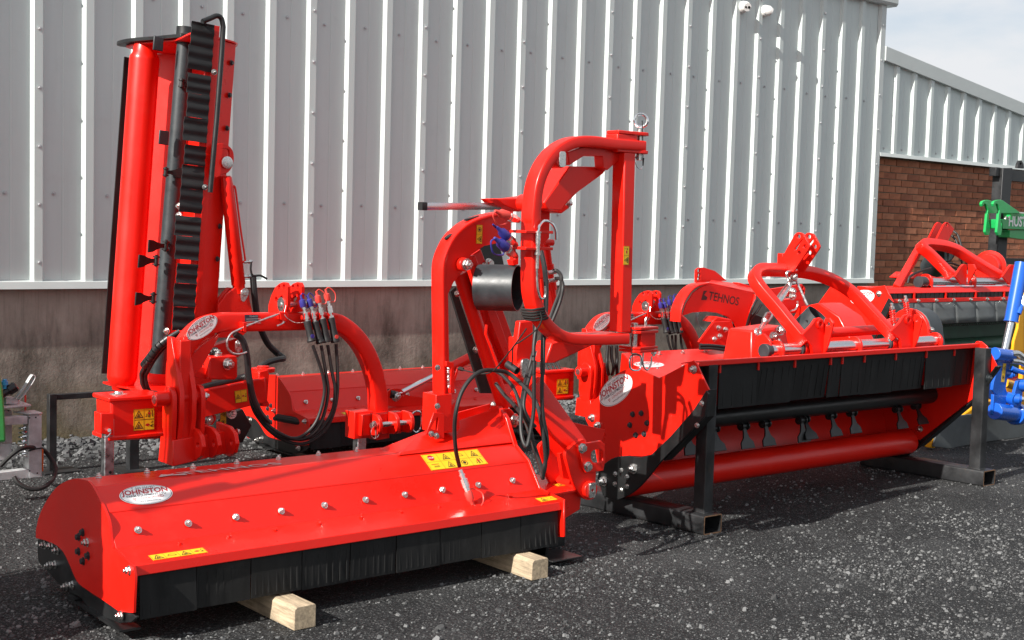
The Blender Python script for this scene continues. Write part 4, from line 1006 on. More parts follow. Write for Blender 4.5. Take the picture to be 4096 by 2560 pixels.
# ================================================================ the two bank mowers standing by the wall
def headstock(par, ox, oy, oz, caps, hoses=True, jack=True):
    before = set(bpy.data.objects)
    m = None
    AY = 5.5375
    path = [(2.538, 5.537, 0.62), (2.536, 5.537, 0.782), (2.54, 5.537, 0.833), (2.558, 5.537, 0.888), (2.593, 5.537, 0.942), (2.643, 5.537, 0.987), (2.694, 5.537, 1.009), (2.764, 5.537, 1.019), (2.859, 5.537, 1.017)] + [(3.009, 5.537, 1.015), (3.174, 5.537, 1.014), (3.344, 5.537, 1.01), (3.423, 5.537, 0.984), (3.505, 5.537, 0.921), (3.569, 5.537, 0.838), (3.617, 5.537, 0.735), (3.646, 5.537, 0.625), (3.663, 5.537, 0.389)]
    pth = [path[0]] + curve(path[1:-1], 4) + [path[-1]]
    MB().sweep([(p[0], AY, p[2]) for p in pth], rrect(.088, .076, .012, 3), (0, 1, 0)).build('arch', 'red', m, sm=40)
    MB().plY([(2.756, 0.978), (2.65, 0.91), (2.591, 0.857), (2.569, 0.76), (2.61, 0.764), (2.651, 0.807), (2.724, 0.925)], 5.525, 5.54).build('arch_gusset', 'red', m, bev=.002)
    X0, X1, X2, X3 = 2.458, 2.487, 2.547, 2.597
    o_ = [(5.50, .96), (5.475, .96), (5.40, .78), (5.375, .72), (5.375, .60), (5.40, .50), (5.385, .42), (5.52, .40), (5.52, .96)]
    for x in (X1, X2): MB().plX(o_, x - .011, x + .011).build('hinge_plate', 'red', m, bev=.003)
    o2 = arc(5.44, .685, .06, -20, 200, 10) + [(5.39, .60), (5.41, .42), (5.50, .42), (5.52, .60)]
    o2 = [(5.50, .69)] + arc(5.44, .685, .055, 0, 180, 8) + [(5.385, .62), (5.40, .45), (5.45, .43), (5.50, .55)]
    for x in (X0, X3): MB().plX(o2, x - .011, x + .011).build('hinge_plate', 'red', m, bev=.003)
    MB().cyl((X0 - .075, 5.44, .685), (X3 + .01, 5.44, .685), .034, n=22).build('hinge_boss', 'red', m, bev=.003)
    MB().cyl((X0 - .079, 5.44, .685), (X0 - .074, 5.44, .685), .020, n=20).build('hinge_pin', 'zinc', m)
    bolt(m, (X3 + .015, 5.44, .685), (1, 0, 0), 1.9)
    MB().box((X1 + .004, 5.41, .44), (X2 - .004, 5.49, .95)).build('leg_core', 'red', m, bev=.004)
    # lower link clevis, left
    MB().hexa([(X0 - .02, 5.36, .385), (X3 + .18, 5.40, .42), (X3 + .18, 5.50, .42), (X0 - .02, 5.52, .385), (X0 - .01, 5.38, .50), (X3 + .18, 5.42, .52), (X3 + .18, 5.50, .52), (X0 - .01, 5.52, .50)]).build('clevis_block', 'red', m, bev=.004)
    lug = [(5.50, .405), (5.36, .405), (5.315, .43), (5.295, .475), (5.315, .52), (5.37, .545), (5.50, .55)]
    for x in [2.56, 2.637, 2.726]:
        MB().plX(lug, x - .010, x + .010, [circ(5.345, .475, .014)]).build('clevis_lug', 'red', m, bev=.003)
    head(m, (2.754, 5.36, 0.517), (1, 0, 0), 1.3)
    # lower link clevis, right, with pin and ring
    xa, xb, xc = [3.564, 3.67, 3.76]
    zc = 0.484
    MB().box((xa - .06, 5.455, zc - .065), (xc - .01, 5.50, zc + .05)).build('clevis_block', 'red', m, bev=.006)
    MB().box((xa - .085, 5.49, zc - .08), (xa + .03, 5.58, zc + .06)).build('leg_foot', 'red', m, bev=.004)
    for x in (xa, xb, xc):
        MB().plX([(5.47, zc - .06), (5.40, zc - .055), (5.375, zc - .035), (5.368, zc), (5.375, zc + .03), (5.40, zc + .05), (5.47, zc + .055)], x - .010, x + .010).build('clevis_lug', 'red', m, bev=.003)
    MB().cyl((xa - .04, 5.405, zc), (xc + .015, 5.405, zc), .0135, n=16).build('link_pin', 'zinc', m)
    MB().tube(curve([(xc + .01, 5.40, zc + .04), (xc + .05, 5.39, zc + .055), (xc + .065, 5.39, zc + .02), (xc + .06, 5.39, zc - .035), (xc + .03, 5.39, zc - .055), (xc + .008, 5.40, zc - .02)], 4, True), .0045, 8, True).build('pin_ring', 'chrome', m)
    b = MB(); b.ring((xa - .03, 5.38, zc - .03), (.3, -.95, 0), .034, .002, 16, 5); b.cyl((xa - .025, 5.38, zc - .02), (xa - .025, 5.38, zc - .065), .005, n=8); b.build('linch_pin', 'zinc', m)
    head(m, (xa - .035, 5.385, zc + .012), (0, -1, 0), 1.2)
    # top link plates
    XT = 3.083; dT = 0.077
    yz = [(5.683, 1.041), (5.68, 1.09), (5.655, 1.136), (5.616, 1.179), (5.575, 1.199), (5.538, 1.208), (5.509, 1.206), (5.493, 1.189), (5.491, 1.102), (5.511, 1.064)]
    kx = 5.49928 - 5.47
    yz = [(y - kx, z) for y, z in yz]
    hl = [(y - kx, z) for y, z in [(5.577, 1.183), (5.53, 1.188), (5.605, 1.122), (5.55, 1.131)]]
    for k in (0, 1):
        MB().plX(yz, XT - .016 + dT * k, XT + dT * k, [circ(hl[0][0], hl[0][1], .013, 10), circ(hl[1][0], hl[1][1], .013, 10), circ(hl[2][0], hl[2][1], .013, 10), slot(hl[3][0], hl[3][1], hl[3][0] + .035, hl[3][1] - .02, .013)]).build('top_link_plate', 'red', m, bev=.003)
    pz = 1.098
    MB().cyl((XT - .02, 5.52, pz), (XT + dT + .12, 5.52, pz), .014, n=16).build('top_link_pin', 'zinc', m)
    MB().lathe((XT - .016, 5.52, pz), (-1, 0, 0), [(0, .036), (.005, .036), (.006, .012), (.01, .012)], 20).build('pin_washer', 'zinc', m)
    MB().ring((XT + dT + .03, 5.47, pz - .02), (.5, -.85, 0), .017, .003, 14, 6).build('pin_ring', 'zinc', m)
    hose(m, [(XT - .02, 5.47, pz + .0), (XT - .03, 5.46, pz - .05), (XT + .03, 5.45, pz - .085), (XT + .11, 5.45, pz - .07), (XT + dT + .03, 5.46, pz - .035)], .0018, 'zinc', 'pin_lanyard')
    # PTO shaft hook and its rod
    hk = [(3.028, 5.47, 1.057), (2.94, 5.47, 1.03), (2.846, 5.47, 1.0), (2.812, 5.47, 0.986), (2.773, 5.47, 0.967), (2.753, 5.47, 0.933), (2.759, 5.47, 0.897), (2.786, 5.47, 0.874), (2.825, 5.47, 0.87), (2.856, 5.47, 0.878)]
    MB().tube(hk[:2] + curve(hk[2:], 5), .0055, 9).build('shaft_hook', 'zinc', m)
    MB().tube(curve([(3.057, 5.47, 1.042), (3.057, 5.47, 1.024), (3.045, 5.47, 1.01), (3.015, 5.47, 0.998)], 4), .0055, 9).build('shaft_hook', 'zinc', m)
    MB().plY([(2.829, 1.021), (2.849, 1.02), (2.846, 0.97), (2.834, 0.978)], 5.46, 5.50).build('hook_clip', 'red', m, bev=.002)
    MB().plY([(3.023, 1.067), (3.068, 1.066), (3.076, 1.033), (3.052, 1.019), (3.032, 1.03)], 5.46, 5.50).build('hook_clip', 'red', m, bev=.003)
    # type plate
    q = [(2.858, 1.054), (2.928, 1.053), (2.929, 1.021), (2.86, 1.022)]
    tp_ = MB().plY(q, 5.4975, 5.4995).build('type_plate', 'sticker_navy', m)
    lettering('TEHNOS', .012, (q[0][0] + .045, 5.497, q[0][1] - .012), (1, 0, 0), (0, 0, 1), 'silver_print', tp_, ext=.0005)
    for k in range(3): MB().box((q[0][0] + .008, 5.4968, q[0][1] - .022 - .010 * k), (q[0][0] + .085, 5.4974, q[0][1] - .0195 - .010 * k)).build('type_plate_text', 'silver_print', tp_)
    dealer_sticker(m2 if False else tp_, (2.639, 5.498, 0.999), (math.cos(R(33)), 0, math.sin(R(33))), (-math.sin(R(33)), 0, math.cos(R(33))), .165) if False else None
    # coupler bracket, couplers with grips
    zb = 1.039
    MB().box((3.145, 5.455, zb - .012), (3.351, 5.47, zb + .008)).build('coupler_rail', 'red', m, bev=.002)
    top = [(3.149, 5.45, 1.089), (3.19, 5.45, 1.091), (3.234, 5.45, 1.108), (3.285, 5.45, 1.117)]
    bot = [(3.181, 5.42, 0.92), (3.231, 5.42, 0.911), (3.268, 5.42, 0.915), (3.316, 5.42, 0.913)]
    for k in range(4):
        a, c = V(top[k]), V(bot[k]); d_ = (c - a).normalized(); L_ = (c - a).length
        g_ = a + d_ * (L_ * .40)
        MB().lathe(g_, d_, [(0, .015), (.004, .0185), (.05, .0165), (L_ * .42, .0185), (L_ * .5, .0195), (L_ * .56, .024), (L_ * .6, .022)], 14).build('hose_grip', 'rubber', m)
        cpl = MB().lathe(a, d_, [(-.005, .012), (.01, .012), (.01, .009), (.025, .009), (.025, .0155), (.06, .0155), (.06, .011), (.075, .011), (.075, .014), (.085, .014), (.085, .008), (L_ * .4, .008)], 6).build('coupler', 'zinc', m, sm=20)
        b = MB(); b.lathe(a, -d_, [(0, .014), (.004, .0165), (.035, .015), (.04, .006), (.06, .005)], 12)
        lp = V((.035, -.01, 0)) if k > 1 else V((.03, 0, .0))
        b.tube(curve([a - d_ * .058, a - d_ * .068 + lp * .5, a - d_ * .04 + lp * 1.2, a + lp, a + d_ * .005 + lp * .4], 5), .0026, 6); b.build('dust_cap', caps[k], cpl)
        MB().plY([(a.x + d_.x * .1 - .012 - .01, zb - .01), (a.x + d_.x * .1 + .012 - .01, zb - .01), (a.x + d_.x * .1 + .016 - .01, zb + .024), (a.x + d_.x * .1 - .01, zb + .012), (a.x + d_.x * .1 - .014 - .01, zb + .022)], 5.432, 5.438).build('coupler_clip', 'red', m, bev=.001)
        if k in (0, 3): MB().cyl(c - d_ * .03 + V((0, -.019, 0)), c - d_ * .03 + V((0, -.022, 0)), .010, n=12).build('grip_dot', 'cap_blue' if k == 0 else 'cap_red', m)
    # pivot box with decals
    bx = [(2.251, 0.681), (2.517, 0.665), (2.516, 0.468), (2.258, 0.478)]
    MB().plY(bx, 5.62, 5.80).build('pivot_box', 'red', m, bev=.010)
    bx2 = [(2.278, 0.655), (2.499, 0.646), (2.501, 0.485), (2.282, 0.494)]
    for zz in (bx[0][1] - .002, bx[3][1] + .022):
        MB().box((bx[0][0] - .012, 5.608, zz - .02), (bx[1][0] - .01, 5.81, zz + .002)).build('box_flange', 'red', m, bev=.006)
    warning_sticker(m_ := tp_, (2.411, 5.62, 0.592), (1, 0, 0), (0, 0, 1), (.050, .050), 2, 1, 'tp') if False else None
    MB().lathe((2.321, 5.7, 0.681), (0, 0, 1), [(-.012, .04), (.002, .04), (.006, .022), (.014, .018)], 18).build('pivot_cap', 'zinc', m)
    if jack:
        MB().hexa([(2.199, 5.6, 0.52), (2.261, 5.6, 0.504)] + [(p[0], 5.68, p[2]) for p in [(2.261, 5.6, 0.504), (2.199, 5.6, 0.52)]] + [(2.198, 5.6, 0.614), (2.26, 5.6, 0.609)] + [(p[0], 5.68, p[2]) for p in [(2.26, 5.6, 0.609), (2.198, 5.6, 0.614)]]).build('jack_socket', 'red', m, bev=.004)
        jx = 2.246
        MB().box((jx - .022, 5.615, .0), (jx + .022, 5.66, .58)).build('jack_leg', 'steel', m, bev=.003)
        MB().cyl((jx + .004, 5.613, .335), (jx + .004, 5.6146, .335), .007, n=10).build('jack_hole', 'black_paint', m)
        b = MB(); b.tube(curve([(2.234, 5.59, 0.535), (2.241, 5.59, 0.524), (2.228, 5.59, 0.508), (2.211, 5.59, 0.501), (2.204, 5.59, 0.51)], 4), .003, 6); b.cyl((2.238, 5.6, 0.533), (2.23, 5.58, 0.536), .008, n=10); b.build('jack_pin', 'zinc', m)
    lx = xa - .03
    MB().box((lx - .025, 5.50, 0), (lx + .025, 5.55, .42)).build('stand_leg', 'steel', m, bev=.003)
    new = [o for o in bpy.data.objects if o not in before]
    for o in new:
        if o.parent is None:
            o.parent = par
            o.matrix_parent_inverse = Matrix.Translation(V((ox, oy, oz)) - world_loc(par))
    off = V((ox, oy, oz))
    dealer_sticker(par, V((2.639, 5.498, 0.999)) + off, (math.cos(R(31)), 0, math.sin(R(31))), (-math.sin(R(31)), 0, math.cos(R(31))), .172)
    warning_sticker(par, V((2.411, 5.62, 0.592)) + off, (1, 0, 0), (0, 0, 1), (.050, .050), 2, 1, 'tp')
    warning_sticker(par, V((2.411, 5.62, 0.542)) + off, (1, 0, 0), (0, 0, 1), (.050, .050), 2, 1, 'th')

m2 = thing('flail_mower', (2.95, 5.8, 0), 'red flail mower at the left with its deck folded up to stand vertical', 'mower', 'red flail mowers')
headstock(m2, 0, 0, 0, ('cap_blue', 'cap_blue', 'cap_red', 'cap_red'))
# hoses of the folded mower: from the four grips down, round and back up into the arch
g4 = [(3.187, 5.42, 0.901), (3.234, 5.42, 0.9), (3.271, 5.42, 0.901), (3.319, 5.42, 0.904)]
lo = ( [(3.245, 5.42, 0.755), (3.256, 5.42, 0.655), (3.225, 5.43, 0.533), (3.17, 5.44, 0.467), (3.11, 5.46, 0.444), (3.028, 5.48, 0.482), (2.962, 5.5, 0.547), (2.913, 5.5, 0.628), (2.89, 5.5, 0.74)], 
       [(3.262, 5.42, 0.768), (3.278, 5.42, 0.664), (3.253, 5.43, 0.531), (3.193, 5.44, 0.455), (3.116, 5.46, 0.439), (3.028, 5.5, 0.469), (2.957, 5.52, 0.54), (2.913, 5.52, 0.616), (2.893, 5.52, 0.738)],
       [(3.302, 5.42, 0.752), (3.318, 5.42, 0.677), (3.309, 5.43, 0.567), (3.243, 5.44, 0.471), (3.16, 5.46, 0.435), (3.061, 5.5, 0.457), (2.984, 5.52, 0.519), (2.929, 5.52, 0.605), (2.906, 5.52, 0.737)],
       [(3.33, 5.42, 0.775), (3.332, 5.42, 0.666), (3.32, 5.43, 0.566), (3.271, 5.44, 0.468), (3.166, 5.46, 0.412), (3.061, 5.5, 0.442), (2.973, 5.52, 0.52), (2.918, 5.52, 0.616), (2.898, 5.52, 0.737)])
tail = [(2.883, 5.52, 0.845), (2.87, 5.52, 0.903), (2.852, 5.54, 0.952), (2.851, 5.6, 0.962)]
for a, c in zip(g4, lo): hose(m2, [a] + c + tail, .0085)
hose(m2, [(2.808, 5.5, 0.964), (2.847, 5.5, 0.934), (2.872, 5.5, 0.862), (2.885, 5.5, 0.761), (2.907, 5.5, 0.659), (2.948, 5.5, 0.576), (2.997, 5.5, 0.522)], .016, 'black_paint', 'hose_sleeve')
# spring bracket and inclined arm
bk = [(2.75, 0.844), (2.892, 0.843), (2.897, 0.825), (2.898, 0.738), (2.886, 0.725), (2.752, 0.732), (2.744, 0.743)]
MB().plY(bk, 5.64, 5.72).build('spring_bracket', 'red', m2, bev=.012)
bolt(m2, (2.842, 5.64, 0.805), (.25, -1, 0), 2.1)
bolt(m2, (2.813, 5.68, 0.84), (.1, 0, 1), 1.6)
for a, c in (((2.779, 5.72, 0.853), (2.823, 5.72, 0.854)), ((2.749, 5.72, 0.804), (2.785, 5.72, 0.809))):
    MB().helix(a, c, .022, .005, 5).build('return_spring', 'black_paint', m2)
MB().plY([(2.681, 0.749), (2.723, 0.793), (2.766, 0.778), (2.766, 0.729), (2.704, 0.741)], 5.68, 5.76).build('spring_arm', 'red', m2, bev=.004)
MB().plY([(2.735, 0.523), (2.739, 0.668), (2.782, 0.668), (3.117, 0.714), (3.127, 0.585)], 5.76, 5.90).build('folding_arm', 'red', m2, bev=.008)
MB().plY([(3.084, 0.739), (3.14, 0.75), (3.146, 0.726), (3.138, 0.591), (3.149, 0.576), (3.149, 0.558), (3.107, 0.561), (3.086, 0.59)], 5.775, 5.92).build('arm_knuckle', 'red', m2, bev=.006)
MB().lathe((3.144, 5.84, 0.741), (0, 0, 1), [(-.01, .06), (.01, .06), (.012, .03), (.02, .03)], 18).build('knuckle_cap', 'red', m2)
MB().cyl((2.791, 5.8, 0.672), (3.018, 5.8, 0.714), .020, n=16).build('fold_ram', 'black_paint', m2)
bolt(m2, (3.005, 5.77, 0.718), (1, -.3, .1), 1.6)
warning_sticker(m2, (2.978, 5.758, 0.625), (.98, 0, .10), (-.10, 0, .98), (.033, .062), 2, 1, 'th')
MB().plY([(2.803, 0.537), (2.861, 0.533), (2.862, 0.51), (2.842, 0.484), (2.784, 0.489), (2.754, 0.509)], 5.79, 5.82).build('arm_lug', 'red', m2, bev=.004)
bolt(m2, (2.817, 5.79, 0.515), (0, -1, 0), 1.8)
warning_sticker(m2, (2.933, 5.86, 0.504), (0, 0, 1), (-1, 0, 0), (.04, .034), 2, 1, 'dt')
bolt(m2, (2.973, 5.85, 0.526), (0, -1, .2), 1.9)
MB().plY([(2.936, 0.485), (3.078, 0.532), (3.132, 0.441), (3.081, 0.355), (2.957, 0.366)], 5.93, 5.99).build('arm_guard', 'black_paint', m2, bev=.004)
# ---- deck folded upright
TA = R(3.75); A_ = V((math.sin(TA), 0, math.cos(TA))); B_ = V((math.cos(TA), 0, -math.sin(TA)))
O_ = V((2.827, 6.9, 0.553))                      # lower end of the roller axis
def dk(l, y, h): return O_ + A_ * l + B_ * h + V((0, y - 6.9, 0))
LD = 1.93
b = MB(); b.lathe(O_, A_, [(-.02, .048), (.0, .054), (.012, .067), (.05, .082), (.06, .082), (1.83, .082), (1.85, .080), (1.87, .067), (1.93, .059)], 32); b.build('roller', 'red', m2, sm=40)
dpr = [(6.25, .055), (6.25, .085), (6.275, .15), (6.315, .25), (6.5, .295), (6.9, .27), (7.08, .15), (7.09, .04)]
b = MB(); b.plate(deck_sheet([(y, h) for y, h in dpr], .006), lambda y, h: dk(.0, y, h), A_ * (LD - .02)); b.build('deck', 'red', m2, bev=.002, sm=15)
epo = [(7.09, .0), (7.09, .12), (7., .22), (6.85, .28), (6.5, .305), (6.31, .265), (6.25, .13), (6.235, .0), (6.3, -.02), (6.55, .02), (6.75, -.02), (6.9, -.05), (7.05, -.05)]
for l in (0.0, LD - .02):
    MB().plate(curve(epo, 3, True), lambda y, h: dk(l, y, h), A_ * .01).build('end_plate', 'red', m2, bev=.002)
sk = [(7.13, -.07), (7.12, -.01), (6.95, .02), (6.75, .035), (6.55, .05), (6.49, .02), (6.7, -.03), (6.9, -.08), (7.05, -.09)]
MB().plate(curve(sk, 3, True), lambda y, h: dk(LD - .008, y, h), A_ * .02).build('skid_plate', 'black_paint', m2, bev=.003)
MB().hexa([dk(LD + .012, y, h) for y, h in ((7.11, -.02), (6.45, .04), (6.45, .10), (7.11, .04))] + [dk(LD + .02, y, h) for y, h in ((7.11, -.02), (6.45, .04), (6.45, .10), (7.11, .04))]).build('skid_shoe', 'black_paint', m2)
MB().hexa([dk(.05, 7.11, -.035), dk(.05, 7.11, .06), dk(.05, 7.12, .06), dk(.05, 7.12, -.035), dk(1.865, 7.11, -.03), dk(1.865, 7.11, .06), dk(1.865, 7.12, .06), dk(1.865, 7.12, -.03)]).build('rear_skirt', 'flap', m2)
r0, r1 = V((2.9, 6.57, 0.658)), V((3.042, 6.57, 2.488))
MB().cyl(r0, r1, .047, n=24).build('rotor', 'rotor', m2)
MB().cyl(r1 - A_ * .04, r1 + A_ * .05, .055, n=20).build('rotor_bearing', 'black_paint', m2)
def flail(par, p, dx, w_=.062, dy=-1, s=1.0, m='black_paint'):
    """hammer flail: shank from p along dx, blade in the plane of dx and the rotor axis, bolted between two ears"""
    p, dx = V(p), V(dx).normalized(); ax = A_ if par is m2 else V((1, 0, 0)); nrm = dx.cross(ax).normalized()
    o = [(0, -.012), (.03, -.012), (.055, -.02), (.075, -w_ / 2), (.105, -w_ / 2 - .004), (.105, w_ / 2 + .004), (.075, w_ / 2), (.055, .02), (.03, .012), (0, .012)]
    MB().plate([(a * s, c * s) for a, c in o], lambda a, c: p + dx * a + ax * c - nrm * .005, nrm * .010).build('flail', m, par, bev=.002)
    b_ = MB(); b_.cyl(p - ax * .028 * s, p + ax * .028 * s, .012 * s, n=10)
    b_.cyl(p - ax * .024 * s, p - ax * .016 * s, .02 * s, n=12); b_.cyl(p + ax * .016 * s, p + ax * .024 * s, .02 * s, n=12); b_.cyl(p - ax * .033 * s, p + ax * .033 * s, .007 * s, n=6)
    b_.build('flail_pivot', m, par)
for c in [(2.909, 6.51, 1.356), (2.855, 6.51, 1.275), (2.84, 6.51, 1.075)]: flail(m2, c, (-1, -.1, -.03))
for c in [(2.991, 6.51, 2.23), (2.905, 6.51, 1.751)]: flail(m2, c, (1, -.2, -.03), s=.85)
for p in ((2.896, 6.52, 1.934), (2.874, 6.55, 2.432)):
    MB().obox(p, B_ * .028, (0, .006, 0), A_ * .038).build('flail', 'rotor', m2, bev=.004)
for p in [(2.959, 6.45, 1.571), (2.959, 6.45, 1.521), (2.894, 6.45, 0.9)]: bolt(m2, p, (-1, -.4, 0), 1.3)
# skirt flaps: hinged on the front edge and pointing away from the deck
hg = (V((3.042, 6.228, 2.516)), V((2.941, 6.228, 0.916)))
nF = 13; rr = random.Random(11)
for i in range(nF):
    t0, t1 = (i + .004) / nF, (i + .996) / nF
    if i in (2, 5, 8, 10): t0 += .012
    a, c = hg[0].lerp(hg[1], t0), hg[0].lerp(hg[1], t1); ln = .128 * rr.uniform(.92, 1.06); tw = rr.uniform(-.012, .015)
    b = MB(); nseg = 12
    vs_ = []
    for k in range(nseg + 1):
        q = a.lerp(c, k / nseg); w_ = .004 * math.sin(k / nseg * 6.733 * 2 + i)
        for hh in (0, .5, 1): vs_.append(q - B_ * ln * hh + V((0, w_ + tw * hh, 0)))
        for hh in (0, .5, 1): vs_.append(q - B_ * ln * hh + V((0, w_ + .005 + tw * hh, 0)))
    fs = []
    for k in range(nseg):
        o = k * 6
        fs += [(o, o + 1, o + 7, o + 6), (o + 1, o + 2, o + 8, o + 7), (o + 3, o + 9, o + 10, o + 4), (o + 4, o + 10, o + 11, o + 5), (o + 2, o + 5, o + 11, o + 8), (o, o + 6, o + 9, o + 3)]
    fs += [(0, 3, 4, 1), (1, 4, 5, 2)]; e = nseg * 6; fs += [(e, e + 1, e + 4, e + 3), (e + 1, e + 2, e + 5, e + 4)]
    b.add(vs_, fs).build('flap', 'rubber', m2, sm=40)
MB().hexa([hg[1] + V((.0, .012, -.12)), hg[1] + V((.035, .012, -.12)), hg[1] + V((.035, .022, -.12)), hg[1] + V((0, .022, -.12)), hg[0] + V((0, .012, .0)), hg[0] + V((.035, .012, 0)), hg[0] + V((.035, .022, 0)), hg[0] + V((0, .022, 0))]).build('flap_rail', 'red', m2, bev=.002)
gt = [(2.947, 6.17, 2.518), (2.987, 6.17, 2.537), (3.024, 6.17, 2.555), (3.05, 6.17, 2.545), (3.062, 6.17, 2.505), (3.055, 6.17, 2.369), (3.031, 6.17, 2.026), (2.998, 6.17, 1.644)]
MB().tube(curve(gt[:5], 5) + gt[5:], .0135, 12).build('guard_tube', 'black_paint', m2, sm=40)
MB().cyl(gt[0], V(gt[0]) + V((.06, .1, .0)), .012, n=10).build('guard_tube_end', 'black_paint', m2)
for p in [(3.032, 6.21, 2.271), (2.987, 6.21, 1.671)]: bolt(m2, p, (0, -1, 0), 1.1)
for p in [(3.17, 6.29, 2.34), (3.161, 6.29, 2.168), (3.149, 6.29, 1.992)] + [(3.112, 6.29, 1.469), (3.101, 6.29, 1.294)]: head(m2, p, (.6, -.8, 0), 1.2, 'rotor')
# fold ram and its brackets beside the deck
sp = curve([(3.027, 1.876), (3.072, 1.903), (3.118, 1.888), (3.14, 1.855), (3.138, 1.799), (3.112, 1.756), (3.074, 1.74), (3.029, 1.731)], 3, True)
w0 = (3.097, 6.18, 1.805)
MB().plY(sp, 6.19, 6.21, [slot(*(3.103, 1.863), *(3.102, 1.832), .014)]).build('ram_bracket', 'red', m2, bev=.003)
MB().lathe(w0, (0, -1, 0), [(0, .032), (.006, .032), (.007, .024), (.010, .024), (.011, .006)], 20).build('ram_washer', 'zinc', m2)
c0, c1_ = V((3.137, 6.27, 1.738)), V((3.219, 6.27, 1.159))
dr = (c1_ - c0).normalized()
b = MB(); b.lathe(c0, dr, [(0, .022), (.01, .03), (.06, .034), (.07, .035), ((c1_ - c0).length, .038), ((c1_ - c0).length + .005, .034), ((c1_ - c0).length + .05, .03)], 24); b.build('ram_tube', 'red', m2, sm=40)
MB().tube(curve([(3.163, 6.25, 1.652), (3.171, 6.25, 1.677), (3.184, 6.25, 1.667), (3.216, 6.25, 1.463), (3.244, 6.25, 1.307), (3.243, 6.25, 1.285), (3.219, 6.25, 1.278)], 4), .0055, 8).build('ram_line', 'red', m2)
for p in [(3.27, 6.25, 1.282), (3.271, 6.25, 1.203)]: MB().lathe(p, (1, 0, .1), [(-.03, .008), (-.005, .008), (-.005, .011), (.012, .011), (.012, .007), (.02, .007)], 8).build('fitting', 'zinc', m2, sm=25)
MB().tube(curve([(3.277, 6.24, 1.279), (3.276, 6.24, 1.236), (3.29, 6.24, 1.207), (3.334, 6.24, 1.207), (3.374, 6.24, 1.189)], 4), .006, 8).build('fitting_line', 'rubber', m2)
MB().plY([(3.09, 1.048), (3.143, 1.108), (3.19, 1.143), (3.245, 1.142), (3.273, 1.114), (3.279, 1.07), (3.294, 1.012), (3.295, 0.926), (3.225, 0.87), (3.093, 0.874)], 6.25, 6.27).build('ram_bracket', 'red', m2, bev=.003)
MB().plY([(3.11, 1.07), (3.179, 1.141), (3.202, 1.133), (3.134, 1.027), (3.111, 1.006)], 6.29, 6.33).build('ram_bracket', 'red', m2, bev=.003)
for p in [(3.24, 6.245, 1.107), (3.213, 6.245, 0.833)]:
    MB().plY(curve([(p[0] + a, p[2] + c) for a, c in ((-.02, -.035), (.0, -.038), (.022, .0), (.02, .022), (0, .032), (-.02, .02), (-.024, 0))], 3, True), 6.233, 6.245).build('pin_plate', 'zinc', m2, bev=.002)
    head(m2, (p[0] + .001, 6.233, p[2] + .004), (0, -1, 0), 1.5)
MB().plY([(3.069, 0.82), (3.224, 0.865), (3.28, 0.856), (3.289, 0.79), (3.226, 0.756), (3.085, 0.733)], 6.29, 6.35).build('ram_link', 'red', m2, bev=.004)
hose(m2, [(3.295, 6.25, 1.2), (3.305, 6.25, 1.106), (3.333, 6.27, 0.996), (3.379, 6.3, 0.898), (3.437, 6.33, 0.82), (3.507, 6.35, 0.763)], .018, 'rubber', 'hose_sleeve')
hose(m2, [(3.507, 6.35, 0.763), (3.517, 6.3, 0.741), (3.452, 6.25, 0.742), (3.376, 6.23, 0.729), (3.32, 6.23, 0.695), (3.281, 6.23, 0.646)], .017, 'hose', 'hose')
# armoured hoses at the foot of the rotor
for k, dx in enumerate((0, .02)):
    hose(m2, [(p[0] + dx, p[1], p[2] - dx * .5) for p in [(2.575, 5.6, 0.976), (2.531, 5.62, 0.944), (2.493, 5.65, 0.9), (2.47, 5.7, 0.84), (2.462, 5.75, 0.785)] + [(2.466, 5.78, 0.759), (2.481, 5.8, 0.709), (2.515, 5.82, 0.668), (2.572, 5.85, 0.655)]], .011)
sl_ = [(2.522, 5.6, 0.943), (2.484, 5.63, 0.902), (2.461, 5.68, 0.842), (2.452, 5.72, 0.807)]
cv = curve(sl_, 6)
for k in range(0, len(cv) - 2, 2): MB().tube([cv[k], V(cv[k]).lerp(V(cv[k + 2]), .9)], .021, 12).build('hose_guard', 'black_paint', m2)

# ---- mower with its deck laid flat along the wall
m3 = thing('flail_mower', (5.6, 6.9, 0), 'red flail mower with its deck laid flat in shade along the shed wall', 'mower', 'red flail mowers')
lower_deck(m3, 2.236, 2.66)
headstock(m3, 3.22, .70, -.105, ('cap_blue', 'cap_blue', 'cap_blue', 'cap_blue'), jack=False)
wl = (4.148, 6.9, 0.285)
warning_sticker(m3, (V((0, 4.192, .290)) + V((0, .98, .17)) * .042) + V((4.4, 2.66, 0)), (1, 0, 0), V((0, 4.352 - 4.192, .318 - .290)).normalized(), (.06, .048), 4, 1, 'tcth')
e0, e1 = V((4.74, 6.98, 0.375)), V((5.052, 6.98, 0.491))
MB().cyl(e0, e0 + (e1 - e0) * 1.3, .020, n=16).build('ram_rod', 'chrome', m3)
MB().cyl(e0 + (e1 - e0) * 1.3, e0 + (e1 - e0) * 2.6, .036, n=20).build('ram_tube', 'red', m3)
MB().plY(curve([(4.643, 0.406), (4.681, 0.43), (4.752, 0.42), (4.809, 0.377), (5.012, 0.344), (5.013, 0.304), (4.692, 0.311), (4.644, 0.347)], 4, True), 6.93, 6.945, [slot(*(4.741, 0.391), *(4.769, 0.389), .014)]).build('ram_bracket', 'red', m3, bev=.003)
MB().cyl(V((4.664, 6.95, 0.396)), V((4.719, 6.95, 0.386)), .034, n=18).build('ram_eye', 'black_paint', m3)
bolt(m3, (4.706, 6.93, 0.38), (0, -1, 0), 2.4)
hose(m3, [(3.956, 7.15, 0.263), (3.992, 7.0, 0.261), (4.041, 6.9, 0.252), (4.088, 6.8, 0.262)], .024, 'rubber', 'hose_sleeve')
g3 = [V(p) + V((3.22, .70, -.105)) for p in g4]
